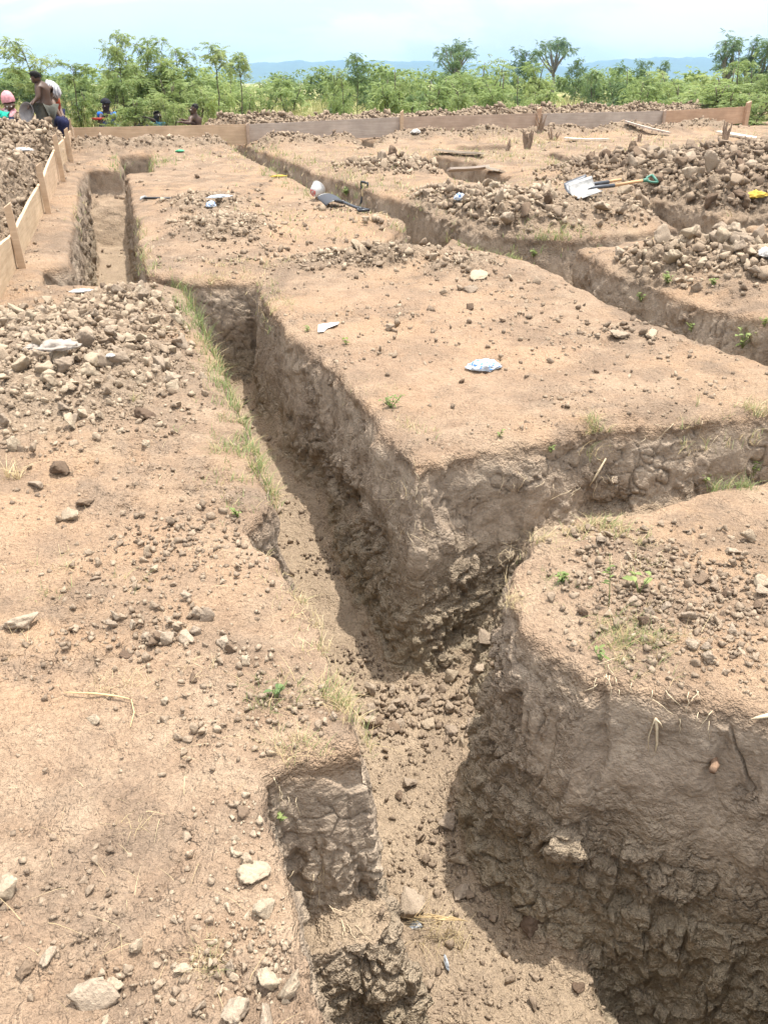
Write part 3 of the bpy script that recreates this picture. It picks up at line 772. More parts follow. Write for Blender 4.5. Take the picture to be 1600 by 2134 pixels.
# clods one can name
HAND = [  # pixel, radius in px, tone, squash, label, height offset
 (190, 2068, 46, 'brown', (1, .95, .95), 'largest rounded tan boulder of soil at the near edge'),
 (18, 1848, 34, 'pale', (1.1, .8, .8), 'pale grey stone with dark underside cut by the picture edge'),
 (311, 893, 27, 'dark', (1, 1, .95), 'dark reddish pitted clod beside the left heap'),
 (137, 986, 27, 'dark', (1, 1, .95), 'round dark grey clod in front of the left heap'),
 (78, 1016, 24, 'brown', (1.1, .8, .7), 'flat brown clod next to the pale dry grass tuft'),
 (50, 1290, 34, 'brown', (1.25, .8, .62), 'long slab of soil tilted up with a dark shaded front'),
 (178, 1054, 24, 'dark', (1.3, .8, .6), 'flat dark clod leaning on a lighter one'),
 (140, 1072, 24, 'pale', (1.2, .9, .6), 'light brown clod under the flat dark one'),
 (322, 1186, 14, 'pale', (1, .9, .9), 'pale clod among crumbs near the left bank bite'),
 (243, 1283, 17, 'brown', (1, 1, .9), 'small brown clod on its own in the middle of the left bank'),
 (320, 1340, 17, 'dark', (.9, 1, 1), 'upright dark clod in a cluster of three'),
 (348, 1332, 20, 'brown', (1, .9, 1), 'middle brown clod in a cluster of three'),
 (392, 1325, 26, 'brown', (1.3, .8, .6), 'long low clod at the end of a cluster'),
 (510, 1382, 18, 'pale', (1, .9, .9), 'knobbly pale clod with crumbs around it'),
 (190, 1495, 20, 'pale', (1, .9, .75), 'pale clod with a shaded front below the dry stalk'),
 (345, 1465, 13, 'pale', (1, 1, .9), 'small whitish clod beside the broken stalk'),
 (530, 1805, 36, 'pale', (.9, 1.1, .75), 'smooth pinkish pale clod on the gravelly lip'),
 (562, 1880, 30, 'pale', (1, .95, .8), 'whitish rough clod at the very lip of the near bank'),
 (505, 1690, 20, 'dark', (1.1, 1, .9), 'grey angular stone above the gravelly lip'),
 (494, 1775, 13, 'pale', (1.2, .9, .7), 'small white wedge of clay on the gravelly lip'),
 (555, 2035, 28, 'pale', (.9, 1, 1.1), 'tall pale clod, twin of the one beside it on the lip'),
 (601, 2040, 30, 'pale', (.8, 1, 1.35), 'upright pale clod standing on the outermost lip'),
 (492, 2085, 34, 'brown', (1, 1, .95), 'big tan clod in the gravel at the near edge'),
 (560, 2105, 30, 'brown', (1.1, 1, .9), 'tan clod in front of the twin pale clods'),
 (380, 2008, 17, 'pale', (1.1, 1, .8), 'bluish white pebble among the near gravel'),
 (233, 2035, 20, 'pale', (1, 1, .85), 'pale clod leaning on the largest rounded boulder'),
 (100, 1985, 22, 'brown', (1, 1, .9), 'brown clod below a patch of crumbs on the near bank'),
 (45, 2005, 22, 'dark', (1, .9, .8), 'reddish dark clod near the lower picture corner'),
 (975, 641, 13, 'dark', (1, 1, 1), 'reddish cube shaped clod alone on the bare central block'),
 (685, 530, 17, 'dark', (1, 1, .9), 'dark upright clod behind the central rubble'),
 (996, 578, 22, 'pale', (1.2, 1, .7), 'flat pale clod at the end of the central rubble'),
 (985, 602, 18, 'brown', (1.2, 1, .7), 'brown clod just below the flat pale clod'),
 (1045, 664, 10, 'dark', (1, 1, .9), 'dark crumbly clod beside the reddish cube shaped one'),
 (815, 677, 14, 'brown', (1, 1, .9), 'brown pointed clod near the white paper strip'),
 (1240, 770, 9, 'dark', (1, 1, .8), 'small dark clod right of the plastic sachet'),
 (962, 790, 9, 'dark', (1, 1, .9), 'small dark clod in front of the plastic sachet'),
 (1290, 692, 22, 'brown', (1.2, 1, .6), 'brown lump in the flat patch right of the central block'),
 (1362, 690, 20, 'pale', (1.4, 1, .4), 'thin pale flake of clay beside the brown lump'),
 (1560, 1103, 18, 'pale', (.9, .9, 1.2), 'pointed pale stone on the right hand block'),
 (1585, 1200, 20, 'pale', (1.3, .9, .7), 'white slab of clay at the picture edge'),
 (1463, 1192, 22, 'dark', (1.2, 1, .7), 'dark hollow backed clod on the right hand block'),
 (1512, 1217, 16, 'dark', (1, 1, .9), 'dark clod behind a curled straw'),
 (1575, 1240, 16, 'dark', (1, 1, .9), 'dark round clod at the right end of the block'),
 (1245, 1178, 10, 'pale', (1.3, 1, .7), 'pale flat pebble beside the tall green stem'),
]
for n_, (u, v, rp, tone, sq, lb) in enumerate(HAND):
    p = P(u, v + rp*0.35)
    _, H_, sd_, F_ = columns(p[:1], p[1:2])
    r = rp/F_PX*math.sqrt(p[0]**2+p[1]**2+(p[2]-CAM_H)**2)*1.12
    clod((p[0], p[1], float(H_[0])+r*sq[2]*0.45), r, tone, (n_*5+3) % 14, lb, None, sq, (0.15*math.sin(n_), 0.2*math.cos(n_*2), n_*1.3))
HANDF = [
 (940, 1400, 30, 'pale', (.62, .5, .85), 'square cut block of grey clay standing on the trench floor'),
 (1010, 1380, 26, 'brown', (1.2, .9, .7), 'brown clod behind the square cut clay block'),
 (890, 1375, 20, 'brown', (.8, .9, 1), 'clod leaning at the foot of the central block corner'),
 (775, 1470, 16, 'brown', (1, 1, .8), 'brown clod at the left of the floor rubble'),
 (820, 1505, 18, 'dark', (.9, .9, 1), 'dark angular clod in the trench floor rubble'),
 (785, 1500, 18, 'dark', (.9, .9, 1), 'reddish clod in the trench floor rubble'),
 (895, 1495, 18, 'pale', (1.2, .9, .7), 'pale angular clod right of the floor rubble'),
 (848, 1625, 20, 'brown', (1, 1, .8), 'brown clod resting on the sunlit trench floor'),
 (832, 1650, 12, 'dark', (1, 1, .9), 'small dark clod beside the brown one on the trench floor'),
 (930, 1715, 26, 'brown', (.75, 1.3, .8), 'long upright clod on the edge of the trench shadow'),
 (968, 1700, 24, 'dark', (1, 1, .9), 'grey clod just inside the trench shadow'),
 (950, 1785, 24, 'pale', (1, 1, .8), 'pale knobbly clod on the sunlit side of the shadow edge'),
 (1010, 1838, 18, 'dark', (1, .9, .8), 'dark wedge shaped clod in the trench shadow'),
 (1098, 1925, 38, 'dark', (.95, 1.05, .9), 'biggest dark clod lying in the trench shadow'),
 (852, 1872, 40, 'brown', (1.2, .9, .8), 'reddish brown clod beside the straw on the trench floor'),
 (952, 1850, 24, 'brown', (1.1, .9, .7), 'brown clod between the straw and the shadow'),
 (1140, 1052, 26, 'pale', (1, 1, .9), 'rounded pale clod wedged at the foot of the smooth cut face'),
]
for n_, (u, v, rp, tone, sq, lb) in enumerate(HANDF):
    dz = -0.5 if n_ == len(HANDF)-1 else -1.12
    p = P(u, v + rp*0.35, dz)
    _, H_, sd_, F_ = columns(p[:1], p[1:2])
    r = rp/F_PX*math.sqrt(p[0]**2+p[1]**2+(p[2]-CAM_H)**2)*1.1
    clod((p[0], p[1], float(F_[0])+r*sq[2]*0.45), r, tone, (n_*3+1) % 14, lb, None, sq, (0.2*math.sin(n_), 0.2*math.cos(n_*2), n_*1.7))

# ---- all the rest, zone by zone, as loose rubble
def rubble(zone):
    idx = np.nonzero((ZN == ZONES.index(zone)) & ~single)[0]
    if not len(idx): return
    Vs, Fs, Ts, base = [], [], [], 0
    lev = np.where(px[idx] < 3.5, 1, np.where(px[idx] < 11, 2, 3))
    for L in (1, 2, 3):
        T = LV[L]; which = RNG.integers(0, len(T), len(idx))
        for k in range(len(T)):
            ii = idx[(lev == L) & (which == k)]
            if not len(ii): continue
            V_, F_ = T[k]
            S = (RD[ii][:, None]*RNG.uniform(0.75, 1.2, (len(ii), 3))).astype(np.float32)
            Rm = rand_rot(len(ii))
            W = np.einsum('nij,nvj->nvi', Rm, V_[None]*S[:, None, :]) + PT[ii][:, None, :]
            Vs.append(W.reshape(-1, 3)); Fs.append((F_[None]+(np.arange(len(ii))*len(V_))[:, None, None]+base).reshape(-1, 3))
            Ts.append(np.repeat(TN[ii], len(V_))); base += len(ii)*len(V_)
    me_ = mesh_np('soil_rubble', np.concatenate(Vs), np.concatenate(Fs), M_CLOD, smooth=False)
    attr(me_, 'tint', np.concatenate(Ts))
    o = link('soil_rubble', me_)
    tag(o, {'left': 'loose crumbled soil heaped beside the left edge of the main trench', 'board': 'tall heap of broken soil outside the side boards',
            'centre': 'low spread of broken soil between the two long trenches', 'far': 'grey broken soil heaped under the green handled shovel',
            'right': 'pale broken soil heaped over the right hand trench', 'back': 'dark broken soil heaps below the loose planks',
            'strip': 'broken soil strewn along the foot of the rear boards', 'berm': 'bank of dug soil behind the rear boards',
            'open': 'fine crumbs of soil scattered over the trodden ground', 'floor': 'crumbs and rubble fallen on the trench floors'}[zone], 'soil rubble', None, 'stuff')
for zk in ZONES: rubble(zk)
print('rubble', time.time()-T0)
# ------------------------------------------------------------------ land beyond the plot, far hills
def build_field():
    ag = np.concatenate([np.linspace(-9, -1, 40), np.linspace(-0.95, 0.95, 80), np.linspace(1, 9, 40)])
    bg_ = np.concatenate([np.linspace(math.asinh(-4/CAM_H), math.asinh(30/CAM_H), 150), np.linspace(math.asinh(31/CAM_H), math.asinh(6300/CAM_H), 60)])
    s = CAM_H*np.cosh(bg_)
    X = np.clip(ag[:, None]*s[None], -6350, 6350); Y = np.broadcast_to((CAM_H*np.sinh(bg_))[None], X.shape)
    Z = G(X, Y) + 0.03*perlin(X*0.9, Y*0.9, 0.3) + 0.10*sstep(30, 60, Y)*perlin(X*0.12, Y*0.12, 1.0) - 0.015
    inner = (np.abs(ag)[:, None] < 0.785) & ((Y > 0.55) & (Y < 24.3))
    Z = Z + np.where(np.abs(ag)[:, None] > 0.785, heap_height(X, Y)*0.9, 0)
    nb = len(bg_); na = len(ag)
    V = np.stack([X, Y, Z], 2).reshape(-1, 3)
    i, j = np.meshgrid(np.arange(na-1), np.arange(nb-1), indexing='ij')
    drop = inner[:-1, :-1] & inner[1:, :-1] & inner[:-1, 1:] & inner[1:, 1:]
    i, j = i[~drop], j[~drop]
    F = np.stack([i*nb+j, (i+1)*nb+j, (i+1)*nb+j+1, i*nb+j+1], 1)
    me = mesh_np('field', V, F)
    q = (V[:, 0]-CORNER[0])*E1[0]+(V[:, 1]-CORNER[1])*E1[1]
    attr(me, 'wild', sstep(1.5, 4.5, q + perlin(V[:, 0]*0.4, V[:, 1]*0.4, 2)*1.5))
    m, t, b = nt('field_ground')
    pos = N(t, 'ShaderNodeNewGeometry').outputs['Position']
    n2 = noise(t, 0.35, 5, 0.6, pos); n3 = noise(t, 6, 5, 0.65, pos)
    so_ = ramp(t, [(0.3, (0.27, 0.19, 0.13)), (0.7, (0.40, 0.295, 0.205))]); t.links.new(n3, so_.inputs[0])
    gr = ramp(t, [(0.3, (0.17, 0.185, 0.065)), (0.5, (0.26, 0.25, 0.11)), (0.7, (0.34, 0.30, 0.16))]); t.links.new(n2, gr.inputs[0])
    gg = mixc(t, 0.7, gr.outputs[0], ramp_out(t, n3, (0.6, 0.62, 0.55), (1.25, 1.22, 1.2)), 'MULTIPLY')
    c = mixc(t, N(t, 'ShaderNodeAttribute', attribute_name='wild').outputs['Fac'], so_.outputs[0], gg)
    t.links.new(c, b.inputs['Base Color']); b.inputs['Roughness'].default_value = 0.95; b.inputs['Specular IOR Level'].default_value = 0.1
    bp = N(t, 'ShaderNodeBump'); bp.inputs['Strength'].default_value = 0.7; bp.inputs['Distance'].default_value = 0.05
    t.links.new(n3, bp.inputs['Height']); t.links.new(bp.outputs[0], b.inputs['Normal'])
    me.materials.append(m)
    tag(link('field', me), kind='structure')
build_field()

def build_hills():
    m = plain('hill_woods', (0.045, 0.075, 0.035), 0.95, 0.35, 0.02)
    prof = [(-900, 150), (-300, 150), (-60, 152), (60, 154), (150, 156), (230, 152), (330, 147), (430, 141), (500, 134), (545, 131), (620, 128), (760, 129), (880, 128), (960, 131), (1060, 137), (1180, 139), (1235, 131), (1300, 123), (1400, 121), (1520, 122), (1640, 124), (1900, 126), (2500, 130)]
    us = np.linspace(-900, 2500, 420)
    top = np.interp(us, [p[0] for p in prof], [p[1] for p in prof])
    D0 = 4600.0
    V = []
    nr = 14
    for k, u in enumerate(us):
        h = at(u, top[k], D0)
        hh = h.z + 5*float(perlin(u*0.05, 0.3, 0.7)) + 3.0*float(perlin(u*0.31, 1.3, 0.7)) + 2.0*abs(float(perlin(u*0.9, 2.3, 0.7)))
        for r_ in range(nr):
            f = r_/(nr-1)
            d = D0 + (f-0.5)*2600
            prf = math.sin(math.pi*min(max(f, 0), 1))**0.8
            V.append((h.x*d/D0, d, -4 + (hh+4)*prf*(1+0.06*float(perlin(u*0.02, f*5, 3.1))*(1-abs(2*f-1)) if f != 0.5 else 1)))
    i, j = np.meshgrid(np.arange(len(us)-1), np.arange(nr-1), indexing='ij')
    F = np.stack([i*nr+j, (i+1)*nr+j, (i+1)*nr+j+1, i*nr+j+1], 2).reshape(-1, 4)
    tag(link('hills', mesh_np('hills', np.array(V), F, m)), kind='structure')
build_hills()

# haze: the air between here and the hills
bm = bmesh.new(); bmesh.ops.create_cube(bm, size=1.0)
hz = bpy.data.meshes.new('haze')
for v in bm.verts: v.co = Vector((v.co.x*13000, 2950+v.co.y*6900, (170 if v.co.z > 0 else -5.5)))
bm.to_mesh(hz); bm.free()
mh = bpy.data.materials.new('haze_air'); mh.use_nodes = True
t = mh.node_tree; t.nodes.remove(t.nodes['Principled BSDF'])
pv = t.nodes.new('ShaderNodeVolumePrincipled'); pv.inputs['Color'].default_value = (0.42, 0.68, 1.0, 1); pv.inputs['Density'].default_value = HAZE_DENSITY
pv.inputs['Anisotropy'].default_value = 0.0
t.links.new(pv.outputs[0], t.nodes['Material Output'].inputs['Volume'])
hz.materials.append(mh)
tag(link('haze', hz), kind='stuff', label='pale blue air between the plot and the far hills', cat='haze')
# ------------------------------------------------------------------ boards, stakes, tools and litter
def wood(name, lo, hi, grain=(1.2, 22, 22), rough=0.75):
    m, t, b = nt(name)
    tc = N(t, 'ShaderNodeTexCoord'); mp = N(t, 'ShaderNodeMapping'); t.links.new(tc.outputs['Object'], mp.inputs[0]); mp.inputs['Scale'].default_value = grain
    n1 = noise(t, 1.6, 6, 0.65, mp.outputs[0], 0.6); n2 = noise(t, 3, 4, 0.6, tc.outputs['Object'])
    r = ramp(t, [(0.28, lo), (0.72, hi)]); t.links.new(n1, r.inputs[0])
    c = mixc(t, 0.7, r.outputs[0], ramp_out(t, n2, (0.70, 0.68, 0.66), (1.12, 1.12, 1.12)), 'MULTIPLY')
    t.links.new(c, b.inputs['Base Color']); b.inputs['Roughness'].default_value = rough; b.inputs['Specular IOR Level'].default_value = 0.2
    bp = N(t, 'ShaderNodeBump'); bp.inputs['Strength'].default_value = 0.35; bp.inputs['Distance'].default_value = 0.004
    t.links.new(n1, bp.inputs['Height']); t.links.new(bp.outputs[0], b.inputs['Normal'])
    return m
W_PALE = wood('wood_pale', (0.42, 0.30, 0.185), (0.60, 0.46, 0.31))
W_TAN = wood('wood_tan', (0.46, 0.32, 0.205), (0.62, 0.46, 0.31))
W_GREY = wood('wood_grey', (0.36, 0.295, 0.245), (0.50, 0.42, 0.35))
W_BROWN = wood('wood_brown', (0.36, 0.265, 0.20), (0.50, 0.38, 0.29))
W_RED = wood('wood_reddish', (0.40, 0.255, 0.165), (0.54, 0.37, 0.25))
W_WHITE = wood('wood_bleached', (0.50, 0.42, 0.32), (0.70, 0.61, 0.49))

def on_line(u, v, p0, dr):
    """point of the vertical plane over a ground line seen at a photo pixel"""
    D = ray(u, v); k = D[0]/D[1]
    tt = (k*p0[1]-p0[0])/(dr[0]-k*dr[1])
    y = p0[1]+dr[1]*tt
    return Vector((p0[0]+dr[0]*tt, y, CAM_H+D[2]/D[1]*y))

def upright_board(name, a, b, za, zb, below, thick, mat, label, cat, group, off=(0, 0)):
    """plank on edge between plan points a and b with its top edge at za..zb"""
    a = Vector((a[0]+off[0], a[1]+off[1], 0)); b = Vector((b[0]+off[0], b[1]+off[1], 0))
    L = (b-a).length; d = (b-a)/L; n = Vector((-d.y, d.x, 0))
    o = Vector((a.x, a.y, za)); rz = math.atan2(d.y, d.x)
    bm = bmesh.new(); K = 14; rows = []
    rr = random.Random(int(L*1000))
    for i in range(K+1):
        x = L*i/K; zt = (zb-za)*i/K + rr.uniform(-.003, .003); bow = 0.010*math.sin(3.1*i/K)
        rows.append([bm.verts.new((x, bow-thick/2, zt)), bm.verts.new((x, bow+thick/2, zt)), bm.verts.new((x, bow+thick/2, zt-below)), bm.verts.new((x, bow-thick/2, zt-below))])
    for i in range(K):
        for j in range(4): bm.faces.new((rows[i][j], rows[i+1][j], rows[i+1][(j+1) % 4], rows[i][(j+1) % 4]))
    bm.faces.new(rows[0][::-1]); bm.faces.new(rows[-1])
    bmesh.ops.recalc_face_normals(bm, faces=bm.faces[:])
    me = bpy.data.meshes.new(name); bm.to_mesh(me); bm.free(); me.materials.append(mat)
    ob = link(name, me); ob.location = o; ob.rotation_euler = (0, 0, rz)
    return tag(ob, label, cat, group)

def stake(base, top_z, w, lean, mat, label, group):
    """squared peg driven into the soil, sawn slanting at the top"""
    bm = bmesh.new(); hgt = top_z-base[2]+0.25
    pts = []
    for k, (f, s_) in enumerate(((0, 0.55), (0.16, 1.0), (0.6, 1.03), (1, 0.97))):
        z = -0.25+hgt*f
        ring = []
        for cx, cy in ((-1, -1), (1, -1), (1, 1), (-1, 1)):
            ring.append(bm.verts.new((cx*w/2*s_+lean[0]*(z), cy*w/2*s_*0.8+lean[1]*z, z+(0.02*cx if f == 1 else 0))))
        pts.append(ring)
    for a_, b_ in zip(pts, pts[1:]):
        for j in range(4): bm.faces.new((a_[j], a_[(j+1) % 4], b_[(j+1) % 4], b_[j]))
    bm.faces.new(pts[0][::-1]); bm.faces.new(pts[-1])
    bmesh.ops.bevel(bm, geom=bm.edges[:], offset=w*0.06, segments=1, affect='EDGES')
    me = bpy.data.meshes.new('stake'); bm.to_mesh(me); bm.free(); me.materials.append(mat)
    ob = link('stake', me); ob.location = base; ob.rotation_euler = (0, 0, 0.35)
    return tag(ob, label, 'stake', group)

# side boards, running away from the camera on the left
s0 = P(0, 637); s1 = np.array([CORNER[0]+0.05, CORNER[1], 0])
sd_ = np.array([s1[0]-s0[0], s1[1]-s0[1]]); sd_ /= np.linalg.norm(sd_)
def sl(u, v): return on_line(u, v, s0, sd_)
segs = [((-45, 556), (30, 489), W_PALE, 'palest and nearest side board cut off by the picture edge'),
        ((38, 474), (86, 383), W_PALE, 'pale side board between the first and second side stakes'),
        ((92, 374), (117, 311), W_TAN, 'tan side board between the second and third side stakes'),
        ((120, 307), (135, 291), W_PALE, 'short pale side board between the third and fourth side stakes'),
        ((138, 288), (149, 272), W_TAN, 'last side board next to the rear corner stake')]
for n_, (a, b, m_, lb) in enumerate(segs):
    pa, pb = sl(*a), sl(*b)
    upright_board('side_board', pa[:2], pb[:2], pa.z, pb.z, 0.62 if n_ == 0 else 0.55, 0.03, m_, lb, 'board', 'boards along the left side', off=(-0.02, 0))
for u, vb, vt, ln, lb in ((38, 572, 407, (-.05, 0), 'tallest nearest stake holding the pale side boards'), (88, 430, 336, (-.04, 0), 'second stake along the pale side boards'),
                      (118, 353, 279, (-.04, 0), 'third stake along the pale side boards'), (138, 321, 268, (-.03, 0), 'fourth stake along the side boards, next to the corner')):
    pb = sl(u+4, vb); pt = sl(u-5, vt)
    stake(Vector((pb.x+0.05, pb.y-0.03, pb.z)), pt.z, 0.062, ln, W_TAN, lb, 'stakes along the side boards')
pc = Vector((CORNER[0], CORNER[1], float(G(*CORNER))))
stake(pc+Vector((0.03, -0.05, 0)), at(149, 248, CORNER[1]).z, 0.07, (0, 0), W_TAN, 'corner stake where side boards meet rear boards', 'stakes along the rear boards')
# rear boards
def rl(u, v): return on_line(u, v, CORNER, E2)
rear = [((154, 266), (517, 259), W_TAN, 'tan rear board right of the corner stake'), ((518, 259), (836, 244), W_GREY, 'grey weathered rear board left of the thin middle post'),
        ((839, 244), (1124, 236), W_BROWN, 'brownish rear board right of the thin middle post'), ((1126, 237), (1384, 231), W_GREY, 'grey brown rear board with stained lower edge'),
        ((1385, 231), (1556, 222), W_RED, 'reddish rear board at the far right corner')]
for n_, (a, b, m_, lb) in enumerate(rear):
    pa, pb = rl(*a), rl(*b)
    upright_board('rear_board', pa[:2], pb[:2], pa.z, pb.z, 0.34, 0.03, m_, lb, 'board', 'boards along the rear', off=(0, 0.03*(n_ % 2)))
for u, vt, lb, m_, w in ((516, 257, 'flush stake between tan and grey rear boards', W_BROWN, 0.05), (837, 231, 'thin pale stake rising above the rear boards', W_TAN, 0.06), (1123, 224, 'reddish stake between brown and stained rear boards', W_RED, 0.09),
                      (1384, 229, 'flush stake where the reddish rear board starts', W_BROWN, 0.06), (1558, 212, 'end stake of the reddish rear board', W_RED, 0.10)):
    pt = rl(u, vt)
    stake(Vector((pt.x, pt.y-0.05, float(G(pt.x, pt.y))-0.05)), pt.z, w, (0, 0), m_, lb, 'stakes along the rear boards')

bpy.context.view_layer.update(); dg = bpy.context.evaluated_depsgraph_get()
def face_pt(u, v):
    """point of the surface seen at a pixel"""
    D = Vector(ray(u, v)).normalized(); hit, loc, nor, *_ = sc.ray_cast(dg, eye, D)
    return (loc, nor) if hit else (Vector(P(u, v)), Vector((0, 0, 1)))
def ground_z(x, y):
    _, H_, s_, F_ = columns(np.array([x]), np.array([y])); return float(H_[0])
def lying_plank(a, b, w, th, mat, label, lift=(0.02, 0.02), roll=0.0, name='loose_plank'):
    pa, pb = P(*a), P(*b)
    za, zb = max(ground_z(pa[0], pa[1]), pa[2]-0.05), max(ground_z(pb[0], pb[1]), pb[2]-0.05)
    A_ = Vector((pa[0], pa[1], za+lift[0])); B_ = Vector((pb[0], pb[1], zb+lift[1]))
    d = B_-A_; L = d.length
    me_b = MB(); K = 8; V = []; F = []
    for i in range(K+1):
        x = L*i/K; sag = -0.012*math.sin(math.pi*i/K)
        for cy, cz in ((-1, -1), (1, -1), (1, 1), (-1, 1)): V.append((x, cy*w/2*(1 - (0.25 if i in (0,) else 0)), sag+cz*th/2))
    for i in range(K):
        for j in range(4): F.append((i*4+j, i*4+(j+1) % 4, (i+1)*4+(j+1) % 4, (i+1)*4+j))
    F += [(3, 2, 1, 0), (K*4, K*4+1, K*4+2, K*4+3)]
    me_b.add(V, F); o = me_b.build(name, mat)
    o.location = A_; o.rotation_mode = 'QUATERNION'
    o.rotation_quaternion = d.to_track_quat('X', 'Z') @ Quaternion((1, 0, 0), roll)
    return tag(o, label, 'plank', 'loose planks on the plot')
lying_plank((911, 320), (1005, 327), 0.22, 0.03, W_WHITE, 'bleached plank bridging a small trench beside a stump', (0.06, 0.05), -0.12)
lying_plank((934, 357), (1014, 352), 0.16, 0.03, W_GREY, 'dark edged plank tilted over the next small trench', (0.05, 0.06), -0.35)
lying_plank((1012, 352), (1046, 358), 0.14, 0.03, W_WHITE, 'short pale plank end past the dark edged plank', (0.06, 0.03), -0.3)
lying_plank((1176, 293), (1265, 298), 0.20, 0.03, W_WHITE, 'pale plank lying right of the tall stump', (0.05, 0.04))
lying_plank((1299, 278), (1394, 282), 0.16, 0.03, W_GREY, 'thin plank with shadow under it before the rear boards', (0.07, 0.05))
lying_plank((1322, 265), (1390, 267), 0.10, 0.025, W_TAN, 'narrow strip of wood closest to the rear boards', (0.05, 0.04))
lying_plank((1496, 282), (1620, 300), 0.24, 0.035, W_WHITE, 'wide bleached plank behind the forked stump at the picture edge', (0.06, 0.05))
lying_plank((1440, 262), (1640, 250), 0.12, 0.07, W_PALE, 'long pole slanting up to the right before the end stake', (0.05, 0.42), 0, 'long_pole')

# cut shrub stumps
W_STUMP = plain('stump_bark', (0.24, 0.175, 0.125), 0.9, 0.35, 40, 0.6)
def stump(u, v, h, n, spread, label):
    p = P(u, v); z = ground_z(p[0], p[1]); mb = MB(); rr = random.Random(u)
    for k in range(n):
        a = rr.uniform(0, 6.28); r0 = spread*0.35*rr.random(); L = h*rr.uniform(0.55, 1.0)
        b0 = Vector((r0*math.cos(a), r0*math.sin(a), -0.05)); tip = Vector((spread*math.cos(a)*rr.uniform(.3, 1), spread*math.sin(a)*rr.uniform(.3, 1), L))
        md = (b0+tip)/2 + Vector((rr.uniform(-.02, .02), rr.uniform(-.02, .02), 0.02))
        mb.tube([b0, md, tip], [0.026*rr.uniform(.6, 1.3), 0.018, 0.010*rr.uniform(.5, 1.3)], 6)
    mb.tube([(0, 0, -.08), (0, 0, .04), (0.01, 0, h*.4)], [spread*.6, spread*.4, spread*.15], 9)
    o = mb.build('shrub_stump', W_STUMP); o.location = (p[0], p[1], z)
    tag(o, label, 'stump', 'cut shrub stumps')
stump(1098, 312, 0.33, 15, 0.12, 'largest splintered stump of a cut shrub')
stump(1124, 285, 0.34, 9, 0.14, 'wide twiggy stump behind the largest one')
stump(1152, 290, 0.22, 7, 0.13, 'low twiggy stump right of the wide one')
stump(1056, 316, 0.20, 4, 0.06, 'thin stump left of the largest one')
stump(1510, 292, 0.36, 8, 0.09, 'forked stump between long pole and wide plank')
stump(500, 289, 0.30, 9, 0.15, 'twiggy dark stump at the far end of the right trench')
stump(1330, 296, 0.18, 4, 0.06, 'small stump before the thin plank')

# ---- tools
STEEL = plain('worn_steel', (0.26, 0.255, 0.245), 0.6, 0.35, 14, 0.1, 0.35, 0.4)
BLACK = plain('black_plastic', (0.022, 0.022, 0.025), 0.38, 0.25, 20, 0.05, 0, 0.5)
DGREY = plain('dark_socket', (0.06, 0.065, 0.075), 0.45, 0.2, 30, 0.05, 0.3, 0.5)
GREEN = plain('green_plastic', (0.04, 0.15, 0.10), 0.5, 0.12, 25, 0.03, 0, 0.5)
HANDLE = wood('tool_handle', (0.42, 0.24, 0.12), (0.58, 0.37, 0.20), (1.5, 30, 30), 0.55)
def blade_mb(L=0.30, w=0.27, curve=0.05, th=0.004):
    mb = MB(); nu, nv = 10, 10; top = []; V = []
    for i in range(nu+1):
        s_ = i/nu
        half = w/2*(0.94+0.06*s_) * (1 if s_ < .75 else 1-0.10*((s_-.75)/.25)**2)
        for j in range(nv+1):
            q = -1+2*j/nv
            x = L*s_ - (0.02*q*q*s_)
            V.append((x, q*half, curve*(q*q)*(1-0.35*s_) + 0.02*(1-s_)**2 - 0.02*s_*s_))
    m_ = len(V); V2 = V + [(x, y, z-th) for x, y, z in V]; F = []
    for i in range(nu):
        for j in range(nv):
            a = i*(nv+1)+j; F.append((a, a+nv+1, a+nv+2, a+1)); F.append((m_+a, m_+a+1, m_+a+nv+2, m_+a+nv+1))
    for i in range(nu):
        for e in (0, nv): a = i*(nv+1)+e; F.append((a, a+nv+1, m_+a+nv+1, m_+a))
    for j in range(nv):
        for e in (0, nu): a = e*(nv+1)+j; F.append((a, a+1, m_+a+1, m_+a))
    mb.add(V2, F)
    return mb
def d_grip(mb, x0, L, w, r):
    """open D: two arms from the shaft end and a cross bar"""
    mb.tube([(x0-0.05, 0, 0), (x0+0.02, 0, 0)], [r*1.25, r*1.5], 10)
    for s_ in (-1, 1): mb.tube([(x0, s_*0.006, 0), (x0+L*.35, s_*w*.36, 0), (x0+L*.8, s_*w*.5, 0), (x0+L, s_*w*.48, 0)], [r*1.1, r*.85, r*.85, r*.95], 8)
    mb.tube([(x0+L, -w*.52, 0), (x0+L*1.02, 0, 0), (x0+L, w*.52, 0)], [r*1.0, r*1.1, r*1.0], 10)
def frame_obj(o, origin, tip, up=Vector((0, 0, 1)), roll=0.0):
    o.location = origin; o.rotation_mode = 'QUATERNION'
    o.rotation_quaternion = (tip-origin).to_track_quat('X', 'Z') @ Quaternion((1, 0, 0), roll)
